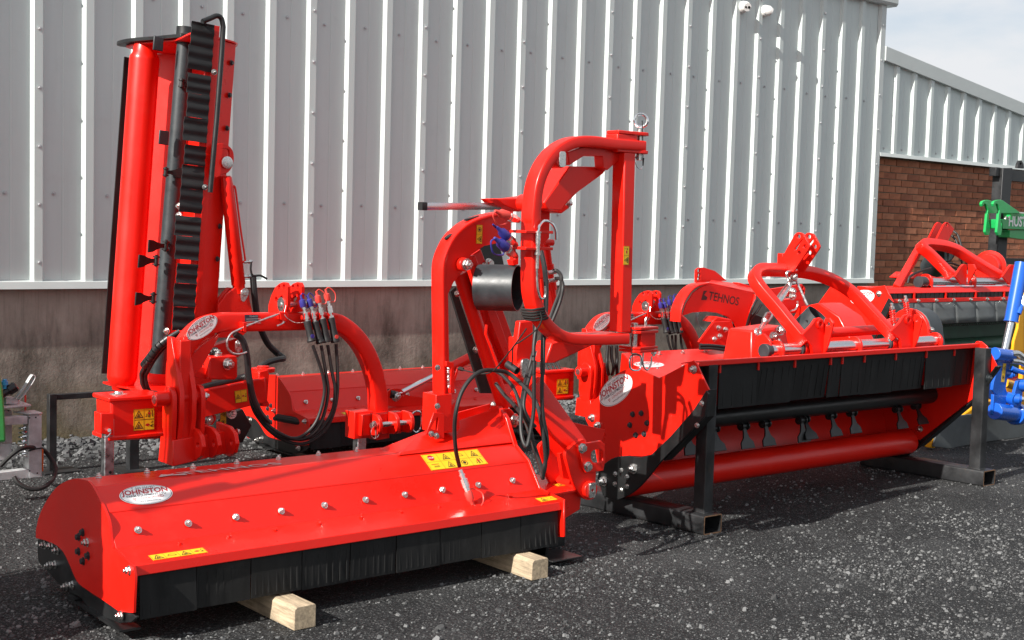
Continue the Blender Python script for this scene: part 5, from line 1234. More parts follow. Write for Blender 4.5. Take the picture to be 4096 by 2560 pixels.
for k, (a, dxx) in enumerate(zip(g3, ((.1, -.02), (.06, .02), (.02, .05), (.06, .12)))):
    hose(m3, [a, a + V((dxx[0] * .3, 0, -.08)), a + V((dxx[0], -.01, -.2)), a + V((dxx[0] + .02, -.01, -.35)), a + V((dxx[1], .05, -.5))], .0085)
for k in range(3):
    hose(m3, [(5.729, 6.0, 0.762), (5.725, 6.0, 0.683), (5.729, 6.0, 0.627), (5.793, 6.05, 0.562)] if k == 0 else ([(5.76, 6.0, 0.761), (5.767, 6.0, 0.681), (5.789, 6.0, 0.618), (5.824, 6.05, 0.56)] if k == 1 else [(5.806, 6.0, 0.759), (5.816, 6.0, 0.679), (5.817, 6.0, 0.623), (5.872, 6.05, 0.552)]), .011)
for k in range(4):
    x = 5.52 + .035 * k
    hose(m3, [(x, 6.36, .50), (x, 6.34, .56), (x + .01, 6.40, .62), (x + .03, 6.5, .64)], .009)


# ================================================================ big mower tipped back on two stands
m4 = thing('flail_mower', (6.0, 4.6, 0), 'large red flail mower tipped back on black stands, showing its rotor and roller', 'mower', 'red flail mowers')
PX, QX = 4.66, 7.27
po = curve([(4.913, 0.368), (5.035, 0.516), (4.906, 0.639), (4.839, 0.724), (4.751, 0.776), (4.664, 0.8), (4.578, 0.787), (4.487, 0.766)], 4) + [(4.376, 0.821), (4.259, 0.879), (4.236, 0.862), (4.189, 0.795), (4.15, 0.744), (4.275, 0.595), (4.412, 0.462)] + curve([(4.519, 0.372), (4.594, 0.35), (4.729, 0.329), (4.856, 0.241), (4.903, 0.155)], 3)
MB().plX(po, PX - .009, PX).build('end_plate', 'red', m4, bev=.002)
bk = curve([(4.904, 0.183), (4.885, 0.239), (4.802, 0.305), (4.697, 0.337), (4.595, 0.345), (4.515, 0.369)], 3) + [(4.383, 0.485), (4.239, 0.632), (4.157, 0.742), (4.143, 0.727)] + curve([(4.16, 0.614), (4.288, 0.492), (4.435, 0.356), (4.51, 0.272), (4.587, 0.193), (4.667, 0.134), (4.77, 0.09), (4.856, 0.1)], 3)
MB().plX(bk, PX - .022, PX - .0095).build('skid_plate', 'black_paint', m4, bev=.002)
sk_ = [(4.66, 4.153, 0.746), (4.66, 4.164, 0.614), (4.66, 4.288, 0.492), (4.66, 4.435, 0.356)]
MB().sweep([V(p) + V((.02, 0, 0)) for p in sk_], rrect(.008, .06, .002, 1), (1, 0, 0)).build('skid_shoe', 'black_paint', m4)
for p in [(4.651, 4.666, 0.559), (4.651, 4.604, 0.572), (4.651, 4.56, 0.527), (4.651, 4.578, 0.468), (4.651, 4.638, 0.454), (4.651, 4.683, 0.5)]: head(m4, p, (-1, 0, 0), 1.25, 'rotor')
for p in [(4.651, 4.254, 0.835), (4.651, 4.972, 0.5), (4.651, 4.924, 0.465)]: bolt(m4, p, (-1, 0, 0), 1.5)
for p in [(4.638, 4.853, 0.177), (4.638, 4.633, 0.281)]: bolt(m4, p, (-1, 0, 0), 1.9)
for p in [(4.638, 4.766, 0.231), (4.638, 4.723, 0.257), (4.638, 4.678, 0.23), (4.638, 4.766, 0.177), (4.638, 4.676, 0.18), (4.638, 4.72, 0.153), (4.638, 4.18, 0.676), (4.638, 4.206, 0.565)]: head(m4, p, (-1, 0, 0), 1.1)
dealer_sticker(m4, (4.651, 4.799, 0.668), (0, -math.cos(R(32)), math.sin(R(32))), (0, math.sin(R(32)), math.cos(R(32))), .275)
# far end plate with its inner face showing
pq = [(5.0, .30), (5.04, .52), (4.9, .64), (4.75, .78), (4.66, .80), (4.49, .766), (4.265, .885), (4.225, .86), (4.15, .745), (4.29, .53), (4.66, .205), (4.77, .255), (4.9, .16)]
MB().plX(pq, QX, QX + .01).build('end_plate', 'red', m4, bev=.002)
MB().plX([(4.14, .74), (4.155, .72), (4.30, .50), (4.66, .16), (4.75, .09), (4.84, .10), (4.9, .18), (4.80, .25), (4.66, .225), (4.30, .55), (4.17, .75)], QX + .0105, QX + .022).build('skid_plate', 'black_paint', m4, bev=.002)
MB().sweep([(QX + .02, 4.15, .74), (QX + .02, 4.30, .505), (QX + .02, 4.66, .165)], rrect(.008, .07, .002, 1), (1, 0, 0)).build('skid_shoe', 'black_paint', m4)
bolt(m4, (7.268, 4.66, 0.28), (-1, 0, 0), 1.5)
MB().cyl((PX + .012, 4.735, .19), (QX - .02, 4.735, .19), .080, n=36).build('roller', 'red', m4, sm=40)
MB().lathe((QX - .021, 4.735, .19), (1, 0, 0), [(0, .08), (.006, .076), (.012, .06)], 30).build('roller_end', 'red', m4)
MB().cyl((PX + .005, 4.60, .515), (QX - .005, 4.60, .515), .058, n=28).build('rotor', 'black_paint', m4)
dq = [(5.03, .50), (4.90, .63), (4.75, .765), (4.66, .788), (4.49, .755), (4.30, .848)]
MB().prism(deck_sheet(dq, .006), lambda y, z, x: (x, y, z), PX, QX).build('deck', 'red', m4, sm=15)
MB().plX([(5.02, .50), (4.96, .36), (4.90, .16), (4.82, .11), (4.816, .115), (4.893, .166), (4.953, .364), (5.014, .50)], PX, QX).build('rear_apron', 'red', m4)
MB().prism([(4.315, .868), (4.272, .870), (4.272, .845), (4.278, .845), (4.278, .864), (4.315, .862), (4.40, .845), (4.40, .85)], lambda y, z, x: (x, y, z), 4.712, 7.30).build('front_rail', 'red', m4, bev=.002, sm=15)
MB().lathe((7.285, 4.295, .865), (1, 0, 0), [(0, .018), (.02, .018)], 12).build('rail_end', 'red', m4)
r4 = random.Random(8); edges = [4.896, 5.195, 5.497, 5.809, 5.914, 6.119, 6.424, 6.737, 7.038, 7.262]
xs_ = sorted(edges)
fl = [PX + .01] + xs_
nfl = []
for a, c in zip(fl[:-1], fl[1:]):
    k = max(1, round((c - a) / .27)); nfl += [(a + (c - a) * i / k, a + (c - a) * (i + 1) / k) for i in range(k)]
for i, (a, c) in enumerate(nfl):
    flaps(m4, a, c, 1, lambda x, h, o_: (x, 4.306 + o_ + (.83 - h) * .05, h), .842, .613, 20 + i, ribs=max(2, int((c - a) / .06)))
    MB().box((a - .006, 4.298, .80), (a + .006, 4.312, .85)).build('rail_tab', 'red', m4)
for x in (4.98, 5.20, 5.42, 5.60, 5.90, 5.95, 6.22, 6.44, 6.85, 7.1):
    a = R(random.choice((-100, -95, -88, -110))); d_ = V((0, math.cos(a) * .9 - .25, math.sin(a)))
    flail(m4, (x, 4.60 + random.uniform(-.05, .0), .515 - .064), d_, w_=.085, s=1.2)
# mounting tube and tilted headstock arch
TY, TZ = 4.50, .872
MB().cyl((5.515, TY, TZ), (7.12, TY, TZ), .034, n=28).build('mounting_tube', 'tube_steel', m4, sm=50)
MB().cyl((5.472, TY, TZ), (5.517, TY, TZ), .040, n=28).build('tube_cap', 'rotor', m4, bev=.003)
rc = [(TY + .055 * math.cos(R(t)), TZ + .055 * math.sin(R(t))) for t in range(-20, 201, 20)] + [(TY - .07, .80), (TY + .09, .78)]
for x in [5.584, 6.295, 7.134]: MB().plX(rc, x - .008, x + .008).build('tube_lug', 'red', m4, bev=.002)
MB().plX([(4.46, .84), (4.48, .93), (4.53, .965), (4.585, .94), (4.61, .80)], 5.50, 5.516).build('tube_bracket', 'red', m4, bev=.003)
W_ = V((0, math.sin(R(44)), math.cos(R(44)))); AP = V((0, 4.5, .95))
def ap(x, w_): return (x, AP.y + W_.y * w_, AP.z + W_.z * w_)
ar = [(5.785, -.06), (5.765, .06), (5.745, .20), (5.715, .36), (5.735, .44), (5.81, .485), (5.93, .49), (6.10, .485), (6.28, .465), (6.43, .41), (6.54, .31), (6.585, .16), (6.62, .02), (6.64, -.06)]
pa = [ap(*q) for q in ar]
MB().sweep([pa[0]] + curve(pa[1:-1], 4) + [pa[-1]], rrect(.058, .068, .008, 3), W_.cross(V((1, 0, 0)))).build('headstock_arch', 'red', m4, sm=40)
for (bx_, q) in (((1020, 820), 0), ((1690, 790), 1)):
    o_ = [(5.713, 0.96), (5.792, 1.01), (5.826, 1.044), (5.868, 1.052), (5.899, 1.038), (5.908, 0.996), (5.913, 0.844), (5.816, 0.847), (5.794, 0.901)] if q == 0 else [(6.551, 0.955), (6.642, 1.009), (6.681, 1.047), (6.729, 1.056), (6.766, 1.039), (6.784, 0.989), (6.783, 0.842), (6.671, 0.838), (6.651, 0.904)]
    e_ = (5.862, 4.44, 1.016) if q == 0 else (6.718, 4.44, 1.02)
    MB().plY(o_, 4.43, 4.448, [circ(e_[0], e_[2], .014, 12)]).build('link_plate', 'red', m4, bev=.003)
    MB().pipe((e_[0], 4.42, e_[2]), (e_[0], 4.45, e_[2]), .028, .014, 20).build('link_eye', 'red', m4, bev=.002)
    MB().plX([(4.43, e_[2] + .03), (4.40, e_[2] + .035), (4.37, e_[2] + .01), (4.40, .90), (4.44, .80), (4.50, .80), (4.47, .9)], o_[5][0] + .0, o_[5][0] + .015, [circ(4.405, e_[2] + .0, .012, 10)]).build('link_plate', 'red', m4, bev=.003)
    MB().pipe((o_[0][0] + .055, TY, TZ), (o_[0][0] + .075, TY, TZ), .042, .03, 24).build('tube_collar', 'rotor', m4)
    MB().pipe((o_[0][0] + .075, TY, TZ), (o_[0][0] + .13, TY, TZ), .044, .03, 24).build('link_sleeve', 'red', m4, bev=.003)
tl = [(4.895, 1.308), (4.771, 1.51), (4.752, 1.524), (4.728, 1.525), (4.703, 1.512), (4.661, 1.454), (4.662, 1.435), (4.769, 1.293), (4.829, 1.29)]
th = [(4.738, 1.503), (4.69, 1.446), (4.729, 1.409)]; ts = [(4.709, 1.48), (4.757, 1.428)]
for x in (6.05, 6.145):
    MB().plX(curve(tl[1:7], 3) + tl[7:] + [tl[0]], x - .014, x, [circ(*th[0], .014, 10), circ(*th[1], .013, 10), circ(*th[2], .013, 10), slot(*ts[0], *ts[1], .009)]).build('top_link_plate', 'red', m4, bev=.003)
MB().box((6.05, 4.86, 1.29), (6.135, 4.90, 1.40)).build('top_link_web', 'red', m4, bev=.003)
# turnbuckle, hook and stay rod
MB().tube(curve([(6.085, 4.78, 1.304), (6.005, 4.78, 1.296), (5.994, 4.78, 1.269), (6.021, 4.78, 1.237), (6.011, 4.78, 1.205), (5.982, 4.78, 1.182)], 4), .008, 8).build('hook', 'zinc', m4)
t0, t1 = V((6.065, 4.8, 1.236)), V((5.611, 4.66, 0.957))
td = (t1 - t0).normalized(); tl_ = (t1 - t0).length
MB().lathe(t0, td, [(-.03, .010), (0, .012), (tl_ * .1, .018), (tl_ * .35, .024), (tl_ * .42, .020), (tl_ * .5, .011), (tl_ * .66, .011), (tl_ * .68, .026), (tl_ * .8, .022), (tl_ * .82, .013), (tl_ * .95, .013)], 14).build('turnbuckle', 'zinc', m4)
MB().ring(t1, (0, -1, .3), .018, .010, 16, 8).build('turnbuckle_eye', 'zinc', m4)
MB().cyl((6.118, 4.84, 1.294), (6.098, 4.7, 1.098), .0075, n=10).build('stay_rod', 'zinc', m4)
for k, d_ in enumerate(((.05, -.6, .8), (-.2, -.8, .5))): bolt(m4, (6.07, 4.79, 1.256), d_, 1.7)
# shaft guard
go = V((6.202, 4.68, 1.026)); ga = V((.25, -.62, .74)).normalized()
MB().pipe(go, go - ga * .17, .098, .093, 36).build('shaft_guard', 'rotor', m4, sm=50)
MB().cyl(go - ga * .10, go - ga * .17, .06, n=20).build('gearbox_shaft', 'black_paint', m4)
for s_ in (-1, 1): MB().cyl(go - ga * .03 + V((.096 * s_, 0, .0)), go - ga * .03 + V((.101 * s_, 0, 0)), .010, n=10).build('guard_hole', 'black_paint' if s_ < 0 else 'red', m4)
MB().cyl((6.403, 4.8, 0.918), (7.037, 4.8, 0.926), .032, n=20).build('drive_tube', 'red', m4)
MB().hexa([(5.62, 4.70, .74), (6.0, 4.70, .74), (6.0, 4.95, .66), (5.62, 4.95, .66), (5.66, 4.74, .96), (5.95, 4.74, .98), (5.95, 4.92, .98), (5.66, 4.92, .96)]).build('gearbox', 'red', m4, bev=.012)
for p in [(5.797, 4.7, 0.925), (5.855, 4.7, 0.958)]: bolt(m4, p, (-.3, -.95, .1), 2.0)
b = MB(); b.cyl((5.746, 4.62, 0.918), (5.754, 4.6, 0.881), .009, n=10); b.build('grease_elbow', 'zinc', m4)
# belt cover with black rim, spring bolts
bc = V((7.3, 4.8, 0.905))
cv_ = [(bc.y + .15 * math.cos(R(t)), bc.z + .15 * math.sin(R(t))) for t in range(0, 181, 15)] + [(bc.y - .19, .74), (bc.y + .19, .70)]
MB().plX(cv_, bc.x - .01, bc.x + .02).build('belt_cover', 'red', m4, bev=.006)
MB().plX([(bc.y + (y - bc.y) * 1.02, bc.z + (z - bc.z) * 1.02) for y, z in cv_], bc.x + .021, bc.x + .16).build('belt_drum', 'rotor', m4, bev=.012)
bolt(m4, (7.32, 4.66, 0.926), (0, -1, 0), 1.7)
for p in ((6.854, 4.62, 0.991), (7.179, 4.74, 1.027)):
    p = V(p); d_ = V((-.12, .1, .98)).normalized()
    MB().helix(p - d_ * .01, p + d_ * .075, .016, .0045, 6).build('tension_spring', 'red', m4)
    MB().lathe(p, d_, [(-.05, .007), (.08, .007), (.08, .016), (.095, .016), (.095, .010), (.115, .010), (.118, .006)], 8).build('tension_bolt', 'zinc', m4, sm=25)
MB().plY([(6.827, 0.982), (6.954, 1.012), (6.971, 0.987), (6.888, 0.938)], 4.62, 4.70).build('tension_bracket', 'red', m4, bev=.003)

MB().plX(circ(4.50, .60, .10, 24), 7.40, 7.46).build('side_cover', 'red', m4, bev=.004)
MB().plX(circ(4.50, .60, .104, 24), 7.461, 7.50).build('side_cover_rim', 'rotor', m4, bev=.004)
MB().cyl((7.28, 4.50, .60), (7.40, 4.50, .60), .04, n=16).build('side_shaft', 'black_paint', m4)
# ---- the two stands under it: welded box tube, base plus post
mat('stand_inner', (.10, .07, .05), .8, var=.4, vscale=20)
def stand(x, y, lab, lean, off=.045):
    t = thing('mower_stand', (x + .07, y + .4, 0), lab, 'stand', 'black box-tube mower stands')
    L_ = .86; w_, h_ = .132, .096; th_ = .006
    b_ = MB()
    f_ = lambda q, s_, z: (x + q - s_ * lean, y + s_, z)
    o_ = rrect(w_, h_, .010, 3); i_ = rrect(w_ - 2 * th_, h_ - 2 * th_, .006, 3); n_ = len(o_)
    rings = []
    for sec, s_ in ((o_, 0), (o_, L_), (i_, L_), (i_, 0)):
        rings.append([f_(a + w_ / 2, s_, c + h_ / 2 + .001) for a, c in sec])
    vs_ = [p for r_ in rings for p in r_]
    fs = []
    for k in range(4):
        for i in range(n_):
            fs.append((k * n_ + i, k * n_ + (i + 1) % n_, ((k + 1) % 4) * n_ + (i + 1) % n_, ((k + 1) % 4) * n_ + i))
    b_.add(vs_, fs).build('base_tube', 'stand_steel', t, sm=40)
    b2 = MB(); ex = [f_(a * 1.004 + w_ / 2, -.0015, c * 1.004 + h_ / 2 + .001) for a, c in o_] + [f_(a * .995 + w_ / 2, -.0015, c * .995 + h_ / 2 + .001) for a, c in i_]
    b2.add(ex, [(i, (i + 1) % n_, n_ + (i + 1) % n_, n_ + i) for i in range(n_)]).build('cut_edge', 'rust', t, sm=0)
    px0 = x + off
    MB().sweep([(px0 + .033, y + .080, h_), (px0 + .033, y + .080, .848)], rrect(.066, .078, .008, 3), (0, 1, 0)).build('post', 'stand_steel', t, sm=40)
    MB().box((px0 - .004, y + .036, h_ + .0005), (px0 + .070, y + .124, h_ + .006)).build('weld', 'stand_steel', t, bev=.003)
    return t
stand(4.734, 4.225, 'black welded tube stand under the nearer end of the large mower', .06)
sb = stand(7.173, 4.143, 'black welded tube stand with a bolt hole at the far end of the large mower', .06, .022)
bp_ = (7.231, 4.184, 0.667)
bolt(sb, (bp_[0], 4.1835, bp_[2]), (0, -1, 0), 1.6, 'rotor')
MB().cyl((bp_[0] + .005, 4.1825, bp_[2] - .04), (bp_[0] + .005, 4.1845, bp_[2] - .04), .012, n=12).build('bolt_hole', 'black_paint', sb)

# ================================================================ lettered mower between the big one and the wall
m5 = thing('flail_mower', (6.4, 5.6, 0), 'red mower half hidden behind the big one, with an arched lettered frame', 'mower', 'red flail mowers')
FY = 5.62
fo = [(6.024, 0.976), (6.053, 1.051), (6.114, 1.122), (6.184, 1.159), (6.255, 1.177), (6.48, 1.153), (6.71, 1.109), (6.703, 1.069), (6.668, 1.014), (6.665, 0.921), (6.676, 0.658), (6.577, 0.662), (6.56, 0.872), (6.522, 0.919), (6.451, 0.961), (6.354, 0.987), (6.246, 0.998), (6.114, 0.995)]
MB().plY(fo, FY, FY + .014).build('frame_panel', 'red', m5, bev=.003)
lt = [(5.986, 5.62, 0.937), (5.991, 5.62, 1.008), (6.019, 5.62, 1.069), (6.074, 5.62, 1.131), (6.144, 5.62, 1.168), (6.248, 5.62, 1.183)]
MB().sweep([(p[0], FY + .03, p[2]) for p in [lt[0]] + curve(lt[1:], 4)], rrect(.012, .09, .003, 2), (0, 1, 0)).build('frame_flange', 'red', m5, sm=40)
rt = [(6.717, 5.62, 1.108), (6.704, 5.62, 1.051), (6.672, 5.62, 0.986), (6.665, 5.62, 0.883), (6.676, 5.62, 0.658)]
MB().sweep([(p[0], FY + .03, p[2]) for p in curve(rt, 4)], rrect(.010, .09, .003, 2), (0, 1, 0)).build('frame_flange', 'red', m5, sm=40)
MB().hexa([V((6.255, 5.62, 1.177)), V((6.71, 5.62, 1.109)), V((6.89, 5.8, 1.143)), V((6.475, 5.8, 1.185))] + [V(p) + V((0, 0, .012)) for p in ((6.255, 5.62, 1.177), (6.71, 5.62, 1.109), (6.89, 5.8, 1.143), (6.475, 5.8, 1.185))]).build('frame_top', 'red', m5, bev=.003)
tp5 = [(6.352, 1.178), (6.351, 1.261), (6.372, 1.275), (6.423, 1.278), (6.535, 1.255), (6.658, 1.189), (6.539, 1.182)]
MB().plY(tp5, 5.82, 5.836, [circ(*p, .014, 10) for p in [(6.376, 1.256), (6.381, 1.227), (6.376, 1.203)]]).build('top_link_plate', 'red', m5, bev=.003)
MB().hexa([(6.694, 5.74, 1.18), (6.847, 5.74, 1.151), (6.842, 5.74, 1.118), (6.697, 5.74, 1.142)] + [(p[0], 5.80, p[2]) for p in [(6.694, 5.74, 1.18), (6.847, 5.74, 1.151), (6.842, 5.74, 1.118), (6.697, 5.74, 1.142)]]).build('frame_brace', 'red', m5, bev=.004)
lo5 = (6.383, 5.62, 1.051); sa = R(-8.5)
lettering('TEHNOS', .078, (6.403, 5.62, 1.055), (math.cos(sa), 0, math.sin(sa)), (-math.sin(sa) + .0, 0, math.cos(sa)), 'dark_print', m5, bold=.001, shear=.1)
e5_ = V((6.219, 5.62, 1.104))
MB().plate([(-.032, -.03), (-.012, .03), (.022, .03), (-.004, .004), (.026, -.012), (.02, -.03)], lambda a, c: e5_ + V((a, -.0008, c)), (0, -.0004, 0)).build('emblem', 'dark_print', m5)
MB().hexa([(5.62, 5.42, .30), (7.5, 5.42, .30), (7.5, 5.9, .30), (5.72, 5.9, .30), (5.44, 5.36, .652), (7.5, 5.36, .652), (7.5, 5.80, .735), (5.66, 5.80, .735)]).build('deck', 'red', m5, bev=.006)
nd = V((0, -.19, .98))
dealer_sticker(m5, (5.642, 5.535, .6862), (1, 0, 0), (0, .98, .19), .24)
for k in range(9): bolt(m5, (5.60 + .22 * k, 5.42, .664), nd, 1.1); bolt(m5, (5.70 + .22 * k, 5.72, .721), nd, 1.1)
MB().plY([(6.07, 0.814), (6.204, 0.939), (6.365, 0.94), (6.408, 0.78), (6.307, 0.774), (6.16, 0.788)], 5.52, 5.535).build('gearbox_bracket', 'red', m5, bev=.003)
MB().plY([(6.242, 0.935), (6.28, 0.97), (6.424, 0.949), (6.518, 0.763), (6.436, 0.748), (6.411, 0.931)], 5.56, 5.66).build('gearbox', 'red', m5, bev=.008)
for p in [(6.25, 5.52, 0.899), (6.317, 5.52, 0.887), (6.216, 5.52, 0.828), (6.265, 5.52, 0.846)]: bolt(m5, p, (0, -1, 0), 1.3)
c5 = V((6.595, 5.9, 0.925)); MB().pipe(c5 - V((.09, .1, 0)), c5 + V((.06, .06, .01)), .10, .095, 28).build('shaft_guard', 'rotor', m5, sm=50)
MB().cyl((6.911, 5.8, 0.805), V((6.911, 5.8, 0.805)) + V((.1, .1, 0)), .15, n=24).build('gear_housing', 'black_paint', m5)
for dz in (0, .018): hose(m5, [(p[0], p[1], p[2] - dz) for p in [(5.949, 5.4, 0.806), (6.03, 5.38, 0.805), (6.137, 5.36, 0.793), (6.258, 5.36, 0.771), (6.496, 5.4, 0.742)]], .010)
MB().plY([(6.761, 1.142), (7.131, 1.177), (7.17, 1.149), (7.16, 1.074), (7.066, 1.066), (7.005, 1.094), (6.849, 1.087)], 5.55, 5.57, [circ(*p, .012, 8) for p in [(7.14, 1.153), (7.15, 1.121)]]).build('link_plate', 'red', m5, bev=.003)
MB().plY([(6.969, 1.064), (7.202, 1.08), (7.267, 1.004), (7.299, 0.984), (7.092, 0.969), (6.974, 0.99)], 5.6, 5.66).build('link_bracket', 'red', m5, bev=.004)
MB().tube(curve([(7.024, 5.5, 1.065), (7.026, 5.5, 1.033), (6.999, 5.5, 1.004), (6.956, 5.5, 0.997)], 4), .007, 8).build('hook', 'zinc', m5)
for p in [(7.0, 5.53, 1.128), (7.002, 5.53, 1.096)]: bolt(m5, p, (-.3, -1, 0), 1.9)
hose(m5, [(6.594, 5.5, 1.078), (6.556, 5.5, 1.024), (6.579, 5.55, 0.937), (6.615, 5.6, 0.849)], .009)
hose(m5, [(6.646, 5.5, 1.045), (6.6, 5.5, 0.995), (6.593, 5.55, 0.937), (6.616, 5.6, 0.83)], .009)
MB().plX([(5.0, .60), (5.05, .80), (5.18, .98), (5.35, 1.06), (5.52, 1.02), (5.62, .85), (5.65, .6)], 7.064, 7.064 + .25).build('chute_hood', 'red', m5, bev=.01)

# ================================================================ far mower by the brick wall
m6 = thing('flail_mower', (10.2, 6.4, 0), 'red mower parked by the brick wall with chain curtain and dark rubber apron', 'mower', 'red flail mowers')
BY = 6.15
x0, x1 = 8.952, 12.0
zb = 1.078
MB().hexa([(x0, BY, zb - .02), (x1, BY, zb - .02), (x1, BY + .25, zb - .02), (x0, BY + .25, zb - .02), (x0, BY + .02, zb + .02), (x1, BY + .02, zb + .02), (x1, BY + .25, zb + .03), (x0, BY + .25, zb + .03)]).build('front_rail', 'red', m6, bev=.004)
MB().box((x0 + .1, BY - .012, zb - .098), (x1, BY + .004, zb - .066)).build('clamp_strip', 'red', m6, bev=.002)
for k in range(11): bolt(m6, (x0 + .22 + .27 * k, BY - .012, zb - .082), (0, -1, 0), 1.2)
for k in range(42):
    x = x0 + .02 + k * .068
    if k % 7 != 6: MB().box((x, BY + .004, zb - .066), (x + .058, BY + .012, zb - .012)).build('chain_link', 'rubber', m6)
    else: MB().box((x + .02, BY - .002, zb - .066), (x + .04, BY + .012, zb - .012)).build('rail_tab', 'red', m6)
r6 = random.Random(2)
xx = x0 + .1
while xx < 11.9:
    w_ = r6.uniform(.28, .36)
    b = MB(); n_ = 8; bow = r6.uniform(.01, .03)
    vs_ = []
    for k in range(n_ + 1):
        q = k / n_
        for z in (zb - .09, zb - .16, zb - .23, zb - .285): vs_.append((xx + w_ * q, BY - .004 - bow * ((zb - .09 - z) / .2) * (1 - (2 * q - 1) ** 2) - .02 * ((zb - .09 - z) / .2) ** 2, z))
    for k in range(n_):
        for j in range(3): b.add([], [(k * 4 + j, k * 4 + j + 1, (k + 1) * 4 + j + 1, (k + 1) * 4 + j)]) if False else None
    b.add(vs_, [(k * 4 + j, k * 4 + j + 1, (k + 1) * 4 + j + 1, (k + 1) * 4 + j) for k in range(n_) for j in range(3)])
    o = b.build('apron_flap', 'tarp', m6, sm=60); so2 = o.modifiers.new('thick', 'SOLIDIFY'); so2.thickness = .005
    xx += w_ - .006
for k in range(75):
    x = x0 + .25 + k * .036
    if x < 12: MB().ring((x, BY - .012, zb - .30), (.3 if k % 2 else 1, .6, 0), .011, .003, 10, 5).build('chain_link', 'rubber', m6)
lp6 = [(8.768, 1.084), (8.858, 1.107), (8.914, 1.096), (9.035, 0.988), (8.966, 0.917), (8.814, 0.963), (8.664, 1.031)]
MB().plX([(BY - .03, zb + .05), (BY - .12, zb - .08), (BY - .02, zb - .30), (BY + .3, zb - .8), (BY + .7, zb - .75), (BY + .75, zb - .3), (BY + .5, zb + .02), (BY + .2, zb + .0)], x0 - .02, x0 - .01).build('end_plate', 'red', m6, bev=.002)
MB().plX([(BY - .12, zb - .08), (BY - .02, zb - .30), (BY + .3, zb - .8), (BY + .36, zb - .8), (BY + .03, zb - .26), (BY - .08, zb - .05)], x0 - .034, x0 - .021).build('skid_plate', 'black_paint', m6)
dealer_sticker(m6, (x0 - .0205, BY + .18, zb - .06), (0, -.97, .2), (0, .2, .97), .24)
bolt(m6, (x0 - .021, BY + .02, zb - .02), (-1, 0, 0), 1.7)
MB().hexa([(x0, BY + .25, zb - .8), (x1, BY + .25, zb - .8), (x1, BY + .7, zb - .8), (x0, BY + .7, zb - .8), (x0, BY + .26, zb - .03), (x1, BY + .26, zb - .03), (x1, BY + .6, zb - .06), (x0, BY + .6, zb - .06)]).build('deck', 'green_dark', m6, bev=.01)
MB().cyl((x0, BY + .22, zb - .52), (x1, BY + .22, zb - .52), .07, n=20).build('rotor', 'green_dark', m6)
MB().cyl((x0, BY + .30, zb - .95), (x1, BY + .30, zb - .95), .10, n=24).build('roller', 'red', m6)
for k in range(10): flail(m6, (x0 + .25 + .28 * k, BY + .16, zb - .56), (0, -.3, -1), s=1.2, m='rotor')
for x in (x0 + .3, x1 - .3): MB().box((x - .05, BY + .3, 0), (x + .05, BY + .4, zb - .7)).build('prop', 'black_paint', m6)
ty, tz = 6.25, 1.147
MB().cyl((9.694, ty, tz), (11.6, ty, tz), .042, n=22).build('mounting_tube', 'tube_steel', m6)
MB().cyl((9.607, ty, tz), (9.694, ty, tz), .050, n=22).build('tube_cap', 'rotor', m6)
for x in [9.721, 10.404, 11.134]:
    MB().plX([(ty + .07 * math.cos(R(t)), tz + .07 * math.sin(R(t))) for t in range(-20, 201, 20)] + [(ty - .09, tz - .12), (ty + .1, tz - .12)], x - .01, x + .01).build('tube_lug', 'red', m6, bev=.002)
MB().cyl((9.708, 6.2, 1.109), (11.0, 6.2, 1.109), .012, n=10).build('slide_rod', 'chrome', m6)
W6 = V((0, math.sin(R(38)), math.cos(R(38))))
P6 = [(10.091, 6.232, 1.197), (10.029, 6.301, 1.286), (9.961, 6.378, 1.384), (9.902, 6.424, 1.443), (9.97, 6.447, 1.472), (10.114, 6.446, 1.471), (10.284, 6.436, 1.458), (10.432, 6.41, 1.425), (10.551, 6.363, 1.364), (10.691, 6.303, 1.288), (10.879, 6.235, 1.201)]
MB().sweep([P6[0]] + curve(P6[1:-1], 4) + [P6[-1]], rrect(.075, .085, .01, 3), W6.cross(V((1, 0, 0)))).build('headstock_arch', 'red', m6, sm=40)
MB().sweep([V((10.06, 6.55, 1.431)), V((9.364, 6.3, 1.087))], rrect(.07, .07, .01, 3), (0, 1, .3)).build('headstock_strut', 'red', m6, sm=40)
t6 = [(10.298, 1.486), (10.432, 1.657), (10.468, 1.677), (10.506, 1.675), (10.607, 1.619), (10.589, 1.597), (10.487, 1.473)]
for y_ in (6.55, 6.68): MB().plate([(a + (y_ - 6.55) * .55, c + (y_ - 6.55) * .0) for a, c in t6], lambda a, c: (a, y_, c), (0, .016, 0), [circ(*(10.479, 1.653), .016, 8)] if y_ < 6.6 else ()).build('top_link_plate', 'red', m6, bev=.003)
for q in (0, 1):
    o_ = [(10.025, 1.2), (10.108, 1.281), (10.152, 1.306), (10.198, 1.306), (10.21, 1.281), (10.215, 1.128), (10.132, 1.128)] if q == 0 else [(10.803, 1.199), (10.904, 1.283), (10.942, 1.305), (10.992, 1.303), (11.015, 1.284), (11.011, 1.124), (10.931, 1.124)]
    MB().plY(o_, 6.16, 6.18).build('link_plate', 'red', m6, bev=.003)
    MB().plX([(6.17, o_[2][1]), (6.11, o_[2][1]), (6.09, o_[2][1] - .04), (6.16, o_[5][1])], o_[4][0] + .02, o_[4][0] + .04).build('link_plate', 'red', m6, bev=.003)
g6 = V((10.47, 6.6, 1.35)); MB().pipe(g6 + V((-.05, -.06, .06)), g6 + V((.1, .14, -.1)), .11, .105, 28).build('shaft_guard', 'rotor', m6, sm=50)
MB().lathe(V((11.511, 6.7, 1.265)), (-1, -.2, 0), [(0, .16), (.02, .16), (.04, .13), (.12, .12)], 24).build('belt_cover', 'red', m6)
